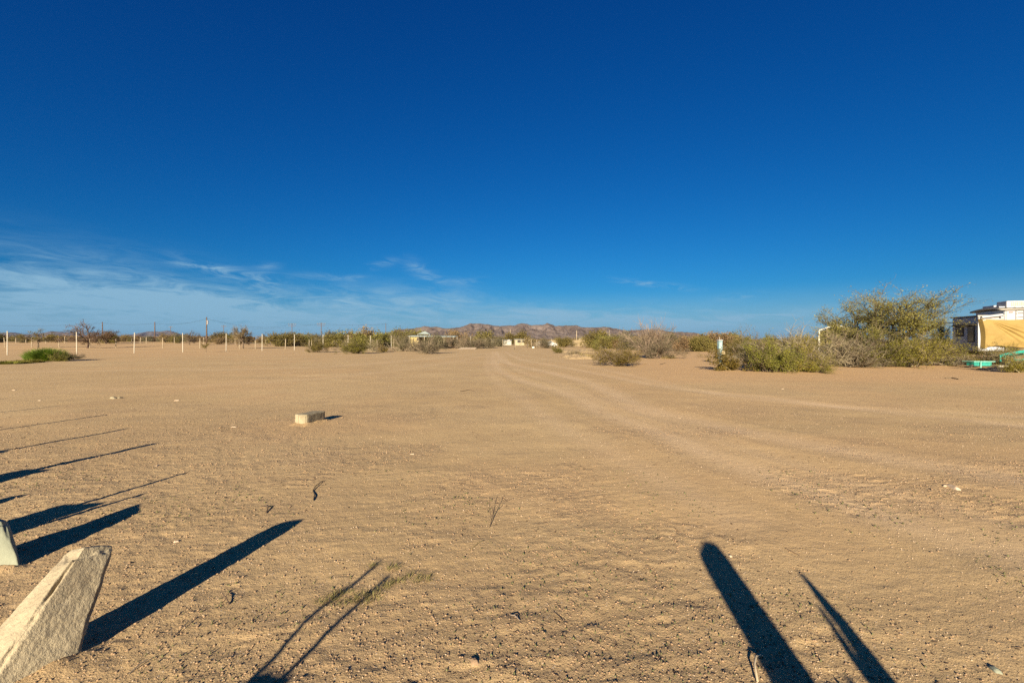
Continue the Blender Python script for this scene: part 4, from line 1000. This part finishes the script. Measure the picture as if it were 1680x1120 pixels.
# the leaning pale slab in the lower left corner
A, Bp, Cc, D = (-1.774, 1.88, .415), (-1.728, 1.985, .368), (-1.715, 1.80, -.04), (-1.866, 1.50, -.06)
O_, E_ = (-1.892, 1.93, .372), (-2.05, 1.50, -.06); Fb = (-1.83, 2.06, .343); Fbot = (-1.90, 1.80, -.05)
slab('big pale concrete slab leaning out of the ground in the lower left corner', [D, Cc, Fbot, E_, A, Bp, Fb, O_], M_CONC, n=72, amp=.002, chip=.03, seed=4)
slab('smooth grey-green concrete slab cut off by the left edge', [(-3.02, 2.46, -.05), (-2.725, 2.53, -.02), (-2.80, 2.60, -.02), (-3.1, 2.60, -.05), (-3.05, 2.50, .29), (-2.89, 2.60, .235), (-2.98, 2.70, .20), (-3.1, 2.62, .29)], M_CONC2, n=30, amp=.002, chip=.012, seed=9)
def shard(label, x, y, h, w, t=.12, lean=(0, 0), rz=0, seed=0, top=.7):
    c8 = []
    for z, k, l in ((-.05, 1, 0), (h, top, 1)):
        for u, v in ((-1, -1), (1, -1), (1, 1), (-1, 1)):
            p = Vector((u * w / 2 * k, v * t / 2 * k, z)); p.rotate(Matrix.Rotation(rz, 3, 'Z')); c8.append(p + Vector((x + lean[0] * l, y + lean[1] * l, 0)))
    return slab(label, c8, M_CONC, n=12, seed=seed, chip=.02)
def upost(label, pts, r, m, name='fence_post', cat='post'):
    b = Vector(pts[0]); w = MB().tube([Vector(p) - b for p in pts], r, 10)
    return setp(w.build(name, m, loc=b, smooth=True), label, cat)
# further rubble and posts of the same row, standing just left of and behind the photographer
shard('concrete shard left of the picture casting the broad shadow with a pole', -3.62, 2.18, .40, .34, seed=21, top=.85)
upost('steel pole beside the concrete shard left of the picture', [(-3.70, 2.16, -.1), (-3.64, 2.2, .66)], .019, M_RUST, 'steel_pole')
upost('short bent steel rod beside the concrete shard left of the picture', [(-3.48, 2.22, -.1), (-3.42, 2.2, .47)], [.03, .02], M_RUST, 'steel_rod')
shard('narrow concrete shard next along the row left of the picture', -5.10, 2.72, .53, .52, seed=22, top=.6)
upost('wooden post leaning on the narrow concrete shard', [(-5.12, 2.74, -.1), (-5.10, 2.8, .86)], [.06, .045], M_WOOD)
shard('concrete shard at the base of the third left post', -6.34, 3.74, .46, .50, seed=23, top=.6)
upost('thin wooden post rising from the third left shard', [(-6.34, 3.78, -.1), (-6.30, 3.8, .86)], [.038, .028], M_WOOD)
upost('thin steel post fourth along the left row', [(-7.8, 5.1, -.1), (-7.78, 5.12, .86)], .026, M_RUST, 'steel_post')
shard('low concrete shard between the third and fourth left posts', -8.0, 5.5, .40, .14, seed=24)
upost('thin steel post fifth along the left row', [(-9.7, 6.2, -.1), (-9.72, 6.22, .86)], .024, M_RUST, 'steel_post')
upost('thin steel post farthest along the left row', [(-12.1, 7.5, -.1), (-12.13, 7.47, .86)], .026, M_RUST, 'steel_post')
shard('low concrete shard beyond the left picture edge behind the grey-green slab', -4.33, 2.36, .41, .32, seed=25, top=.4)
ck = shard('squat concrete chunk with two bent rebars behind the photographer', -1.27, -.1, .53, .34, .22, seed=26, top=.55)
rt = thing('bent_rebars', 'pair of bent rebars rising from the squat concrete chunk', 'rebar', (-1.36, -.1, .4))
MB().tube([(-.03, 0, -.1), (0, 0, .15), (-.035, .0, .26), (.0, 0, .33), (.02, .0, .40)], .011, 6).build('rod', M_RUST, rt)
MB().tube([(.12, 0, -.1), (.11, 0, .12), (.12, 0, .26), (.145, 0, .36)], .011, 6).build('rod', M_RUST, rt)
upost('round-topped wooden post leaning behind the photographer', [(.70, -.52, -.1), (.60, -.53, .5), (.49, -.54, .93), (.475, -.54, .985), (.465, -.54, 1.0)], [.088, .086, .083, .07, .04], M_WOOD)
# unseen board behind the photographer, shaped to throw the shadow in the lower right corner
sb = thing('shadow_board', 'unseen splintered board shaped to throw the shadow in the lower right corner', 'board', (1.02, -.55, 0))
def strip(pts, name, t=.03):
    b = MB(); n = len(pts); b.V = [(x, 0, z) for x, z in pts] + [(x, t, z) for x, z in pts]
    b.F = [tuple(range(n)), tuple(reversed(range(n, 2 * n)))] + [(i, (i + 1) % n, (i + 1) % n + n, i + n) for i in range(n)]
    return b.build(name, M_WOOD, sb)
sb.location = (1.0, -.50, 0)
strip([(-.20, -.1), (-.03, -.1), (-.03, .45), (-.045, .62), (-.09, .65), (-.12, .61), (-.165, .55), (-.19, .45)], 'shadow_board_base')
strip([(-.14, .57), (-.085, .62), (-.07, .72), (-.058, .80), (-.058, .885), (-.07, .88), (-.085, .79), (-.105, .70), (-.125, .64)], 'shadow_splinter')
strip([(-.085, .63), (-.045, .62), (-.042, .70), (-.04, .78), (-.05, .865), (-.055, .81), (-.065, .70)], 'shadow_splinter')
strip([(-.25, .3), (-.19, .3), (-.18, .60), (-.205, .65), (-.23, .635), (-.25, .58)], 'shadow_splinter')
strip([(-.15, .58), (-.128, .62), (-.105, .79), (-.115, .785), (-.143, .70)], 'shadow_splinter')
tr2 = upost('thin dry stick standing behind the right hand board', [(1.9, -.1, -.1), (1.86, -.1, .45)], [.02, .008], M_WOOD, 'dry_stick', 'stick')

# cinder block: hollow block with two cells
cb = G(503, 697)
ang = math.atan2(.961, .276)
Lb = .436; hb = 16.5 / FPX * cb.y; left = G(482, 696)
Wb = .225
tb = thing('concrete_block', 'pale rectangular concrete block lying alone on the sandy lot', 'concrete block', cb + Vector((0, 0, -.01)), ang)
V, F = chunk([(0, 0, 0), (Lb, 0, 0), (Lb, Wb, 0), (0, Wb, 0), (0, 0, hb + .012), (Lb, 0, hb + .012), (Lb, Wb, hb + .012), (0, Wb, hb + .012)], 26, .0014, .015, 3)
bo = obj('block_body', mesh('block_body', V, F, M_BLOCK, True), tb)
for nm, y0 in (('end_ridge', .02), ('end_ridge', .15)):
    MB().box(-.006, .01, y0, y0 + .03, .012, hb - .012).build(nm, M_BLOCK, tb)

# ------------------------------------------------------------------ small things lying about
def gpt(px, py):
    p = G(px, py); p.z = height(p.x, p.y); return p
def stone(name, label, cat, px, py, s, m, seed, group=None, sq=(1, .8, .6)):
    rg = random.Random(seed); import_ = []
    V, F = chunk([(-s, -s, -s * .4), (s, -s, -s * .4), (s, s, -s * .4), (-s, s, -s * .4), (-s * .6, -s * .6, s), (s * .6, -s * .6, s * .9), (s * .5, s * .6, s * .8), (-s * .6, s * .5, s)], 7, s * .10, s * .25, seed)
    V = [(x * sq[0], y * sq[1], z * sq[2]) for x, y, z in V]
    o = obj(name, mesh(name, V, F, m, True), loc=gpt(px, py)); o.rotation_euler.z = rg.uniform(0, 6)
    return setp(o, label, cat, group)
stone('white_stone', 'small white stone between the two long left shadows', 'stone', 289, 889, .020, M_PEBL, 1)
stone('pale_rubble', 'lump of crumbled pale rubble alone on the upper left of the lot', 'rubble', 186, 654, .09, M_BLOCK, 2, sq=(1.3, .6, .45))
stone('pale_rubble', 'smaller pale crumb right beside the lone rubble lump', 'rubble', 197, 653.5, .05, M_BLOCK, 3, sq=(1.2, .7, .6))
stone('pale_bone_chip', 'pale reddish chip of rubble on the right side of the lot', 'rubble', 1562, 799, .045, M_PEBL, 4, sq=(1.9, .6, .5))
stone('pale_stone', 'flat pale stone left of the red-tipped chip', 'stone', 1550, 797, .02, M_PEBL, 5, sq=(1.2, .6, .5))
stone('white_stone', 'white stone next to the tip of the thick post shadow', 'stone', 1199, 913, .012, M_PEBL, 6)
stone('brown_stone', 'flat brown stone right of the two thin shadows near the lower edge', 'stone', 778, 1085, .02, M_PEBD, 7, sq=(1.3, .8, .5))
stone('grey_stone', 'grey stone heap in the lower right corner', 'stone', 1632, 1096, .02, M_CONC2, 8, sq=(1.4, .8, .5))
for i, (x, y, s) in enumerate([(23, 640, .05), (65, 657, .04), (290, 657, .06), (383, 700, .05), (1284, 638, .04), (676, 744, .03), (258, 763, .03)]):
    stone('pale_stone', ['tiny pale stone at the far left above the shadows', 'tiny pale stone by the topmost left shadow', 'pale flat chip right of the lone rubble lump', 'pale flat chip left of the cinder block', 'tiny white stone on the right far side of the lot', 'tiny pale stone below the cinder block right side', 'flat pale chip right of the widest upper left shadow'][i], 'stone', x, y, s * .6, M_PEBL, 30 + i, sq=(1.6, .7, .4))
def stick(name, label, pxs, r, m=M_WOOD, lift=.0, cat='stick', extra=()):
    P = [gpt(x, y) + Vector((0, 0, r * .8 + l)) for x, y, l in pxs]; b = P[0].copy()
    t = thing(name, label, cat, b)
    MB().tube([p - b for p in P], [r * (1 - .5 * i / len(P)) for i in range(len(P))], 5).build('shaft', m, t)
    for e in extra:
        Pe = [gpt(x, y) + Vector((0, 0, r * .6 + l)) - b for x, y, l in e]
        MB().tube(Pe, r * .5, 4).build('twig', m, t)
    return t
stick('dark_stick', 'dark bent stick below the cinder block', [(514, 822, 0), (516, 812, .004), (513, 806, 0), (518, 799, .008), (529, 790, .002)], .005, M_TWIGD)
stick('dark_stick', 'short forked dark stick left of the dark bent stick', [(437, 842, 0), (440, 834, .01), (436, 832, 0)], .0045, M_TWIGD, extra=[[(438, 834, .008), (428, 831, .0)]])
stick('dry_twig', 'thin upright dry twig in the middle of the lot', [(803, 866, -.005), (808, 850, .02), (812, 838, .05), (816, 828, .07)], .0028, M_TWIGD, extra=[[(806, 856, .014), (803, 840, .045), (804, 828, .06)], [(809, 846, .025), (820, 836, .05), (834, 831, .06)], [(808, 852, .018), (799, 842, .04)]], cat='twig')
stick('thin_twig', 'thin pale twig with a shadow right of center near the lower edge', [(774, 901, 0), (784, 894, .01), (792, 890, .008)], .0022, M_STRAW, cat='twig')
stick('straight_stick', 'short straight stick left of the thick post shadow', [(908, 1003, .0), (918, 1013, .004), (928, 1024, 0)], .0022, M_TWIGD)
stick('straight_stick', 'short straight stick right of the thick post shadow tip', [(1289, 900, .0), (1312, 912, .003)], .003, M_TWIGD)
stick('pale_stick', 'pale curved stick end near the lower middle', [(838, 1009, 0), (845, 1014, .006), (853, 1022, 0)], .003, M_WOOD)
stick('long_twig', 'long thin twig lying near the lower left slab', [(212, 1106, 0), (232, 1092, .008), (242, 1086, .008)], .0025, M_WOOD, cat='twig')
stick('long_twig', 'long thin twig below the big left shadow', [(284, 1048, 0), (305, 1028, .006), (310, 1022, .01)], .002, M_WOOD, cat='twig', extra=[[(281, 1050, 0), (281, 1038, .02)]])
stick('forked_twig', 'dark forked twig below the big left shadow', [(376, 992, 0), (371, 983, .01), (366, 979, .012)], .003, M_TWIGD, cat='twig', extra=[[(370, 981, .01), (377, 975, .012)]])
stick('brown_stick', 'flat brown stick on the sand in front of the camper', [(1551, 621, 0), (1562, 621, .01), (1573, 623, 0)], .02, M_TWIGD)
stick('brown_stick', 'thin brown stick on the sand left of the drive', [(755, 642, 0), (768, 640, .008), (778, 641, 0)], .008, M_TWIGD)
stick('white_strip', 'long thin white strip lying on the lot left of the drive', [(488, 617, 0), (530, 615.5, .003), (575, 613, 0)], .007, M_TANPOST, cat='strip')
stick('dark_stick', 'little dark stick near the right side of the olive bush', [(1082, 598, 0), (1092, 596, .03)], .015, M_TWIGD)
for i, (x, y) in enumerate([(1266, 747), (1357, 755), (1290, 771), (1499, 821), (1360, 837), (704, 608), (1230, 721), (1205, 727), (1158, 718), (1010, 690), (1002, 700), (1016, 700)]):
    tuft('leaf_scrap', ['dark leaf scrap left of two others on the right side of the lot', 'dark leaf scrap right of the first on the right side of the lot', 'dark leaf scrap below the first two on the right side', 'dark leaf scrap below the pale reddish chip', 'green leaf scrap low on the right side of the lot', 'dark speck of leaf at the far middle of the lot', 'leaf scrap farthest right of the upper right trio', 'middle leaf scrap of the upper right trio', 'leftmost leaf scrap of the upper right trio', 'upper leaf scrap of the small trio on the drive', 'lower left leaf scrap of the small trio on the drive', 'lower right leaf scrap of the small trio on the drive'][i],
         'leaf', gpt(x, y), 200 + i, 26, .035, .006, .022, .005, M_LITG if i == 4 else M_LITT, 'leaf scraps on the lot', lean=2.2)
# wire loop at lower right
wl = MB(); P = [gpt(1243, 1122), gpt(1238, 1100), gpt(1240, 1086), gpt(1248, 1076), gpt(1258, 1076), gpt(1266, 1081)]
b0 = P[0].copy(); wl.tube([p - b0 + Vector((0, 0, .006 + .02 * math.sin(i))) for i, p in enumerate(P)], .004, 6)
setp(wl.build('wire_loop', mat('tan_wire', (.42, .34, .22), .6), loc=b0, smooth=True), 'tan bent wire loop at the lower edge beside the thick shadow', 'wire')
# grass tufts in the two-prong shadow
for i, (x, y, r, n) in enumerate([(537, 985, .05, 120), (556, 976, .05, 130), (590, 980, .055, 150), (608, 985, .045, 90), (645, 957, .055, 150), (643, 932, .035, 70), (676, 945, .035, 60), (693, 950, .05, 110), (618, 972, .04, 80), (612, 928, .03, 40), (560, 992, .03, 40)]):
    tuft('grass_tuft', ['leftmost grass tuft crossed by the thin shadows', 'grass tuft touching the left thin shadow', 'grass tuft between the two thin shadows', 'grass tuft under the right thin shadow', 'grass tuft right of the thin shadows, largest of its clump', 'small grass tuft above the largest right tuft', 'sparse grass tuft left of the rightmost one', 'rightmost grass tuft of the clump', 'small tuft beside the right thin shadow', 'few grass blades near the tip of the left thin shadow', 'few grass blades below the left thin shadow'][i],
         'grass', gpt(x, y), 300 + i, int(n * 1.1), r, .012, .048, .0015, M_GRASS, 'grass tufts in the sand near the thin shadows', lean=.9)

# ------------------------------------------------------------------ gravel, clods, litter (nobody could count these)
rs = np.random.RandomState(12)
def scatter(name, label, n, d0, d1, s0, s1, m, seed, flat=.6, elong=1.0, dens=None, cat='gravel', power=1.0):
    rg = np.random.RandomState(seed)
    k = n * 4; d = d0 * (d1 / d0) ** (rg.rand(k) ** power); u = rg.uniform(-1.2, 1.2, k); x = u * d; y = d
    if dens is not None:
        keep = rg.rand(k) < dens(x, y); x, y = x[keep], y[keep]
    x, y = x[:n], y[:n]; n = len(x)
    t, h = tracks(x, y); z = macro(x, y) + micro(x, y) + h
    s = s0 + (s1 - s0) * rg.rand(n) ** 3.0; s *= np.clip(np.sqrt(y / 2.5), .8, 2.2)
    base = np.array([(1, 0, 0), (0, 1, 0), (-1, 0, 0), (0, -1, 0), (0, 0, 1), (0, 0, -.6)], float)
    a = rg.uniform(0, 6.283, n); ca, sa = np.cos(a), np.sin(a)
    P = base[None] * rg.uniform(.6, 1.2, (n, 6, 1)); P[:, :, 0] *= elong * rg.uniform(.7, 1.2, (n, 1)); P[:, :, 2] *= flat
    P = P * s[:, None, None]
    Xr = P[:, :, 0] * ca[:, None] - P[:, :, 1] * sa[:, None] + x[:, None]; Yr = P[:, :, 0] * sa[:, None] + P[:, :, 1] * ca[:, None] + y[:, None]
    Zr = P[:, :, 2] + z[:, None] + s[:, None] * flat * .25
    co = np.stack([Xr, Yr, Zr], -1).reshape(-1, 3)
    f = np.array([(0, 1, 4), (1, 2, 4), (2, 3, 4), (3, 0, 4), (1, 0, 5), (2, 1, 5), (3, 2, 5), (0, 3, 5)])
    FF = (f[None] + (np.arange(n) * 6)[:, None, None]).reshape(-1, 3).astype(np.int32)
    me = bpy.data.meshes.new(name); me.vertices.add(len(co)); me.vertices.foreach_set('co', co.astype(np.float32).ravel())
    me.loops.add(FF.size); me.loops.foreach_set('vertex_index', FF.ravel()); me.polygons.add(len(FF))
    me.polygons.foreach_set('loop_start', np.arange(0, FF.size, 3, dtype=np.int32)); me.polygons.foreach_set('loop_total', np.full(len(FF), 3, dtype=np.int32))
    me.update(calc_edges=True); me.materials.append(m)
    return setp(obj(name, me), label, cat, kind='stuff')
dr = lambda x, y: .12 + .88 * roughness(x, y)
scatter('pale_gravel', 'scattered pale gravel grains on the sandy lot', 15000, 1.5, 9, .0012, .0058, M_PEBL, 1, dens=lambda x, y: .25 + .75 * sst(fbm(x * 1.2, y * 1.2, 5, 3), .45, .65))
scatter('soil_clods', 'small brown soil clods on the rough parts of the lot', 24000, 1.5, 8, .002, .0095, M_PEBD, 2, dens=lambda x, y: roughness(x, y) ** 1.5, cat='soil')
scatter('dark_litter', 'dark bits of leaf and twig litter strewn on the sand', 11000, 1.5, 10, .0014, .0065, M_LITT, 3, flat=.5, elong=2.4, dens=lambda x, y: (.10 + sst(fbm(x * 1.0, y * 1.0, 25, 4), .42, .62)) * dr(x, y), cat='litter')
scatter('green_litter', 'dull green sprout stubs dotted over the near sand', 3000, 1.5, 4.5, .0018, .0065, M_LITG, 4, flat=1.6, elong=1.2, dens=lambda x, y: sst(fbm(x * 1.3, y * 1.3, 35, 4), .5, .68), cat='litter')

# ------------------------------------------------------------------ thin desert haze
hz = bpy.data.materials.new('desert_haze'); hz.use_nodes = True
n = NB(hz.node_tree); n.n.clear(); o = n.new('ShaderNodeOutputMaterial'); v = n.new('ShaderNodeVolumePrincipled')
v.inputs['Color'].default_value = (.45, .68, 1.0, 1); v.inputs['Density'].default_value = 1.4e-5; v.inputs['Anisotropy'].default_value = 0.7
n.l.new(v.outputs[0], o.inputs['Volume'])
setp(MB().box(-22000, 22000, -700, 24500, -12, 470).build('haze', hz), kind='stuff')
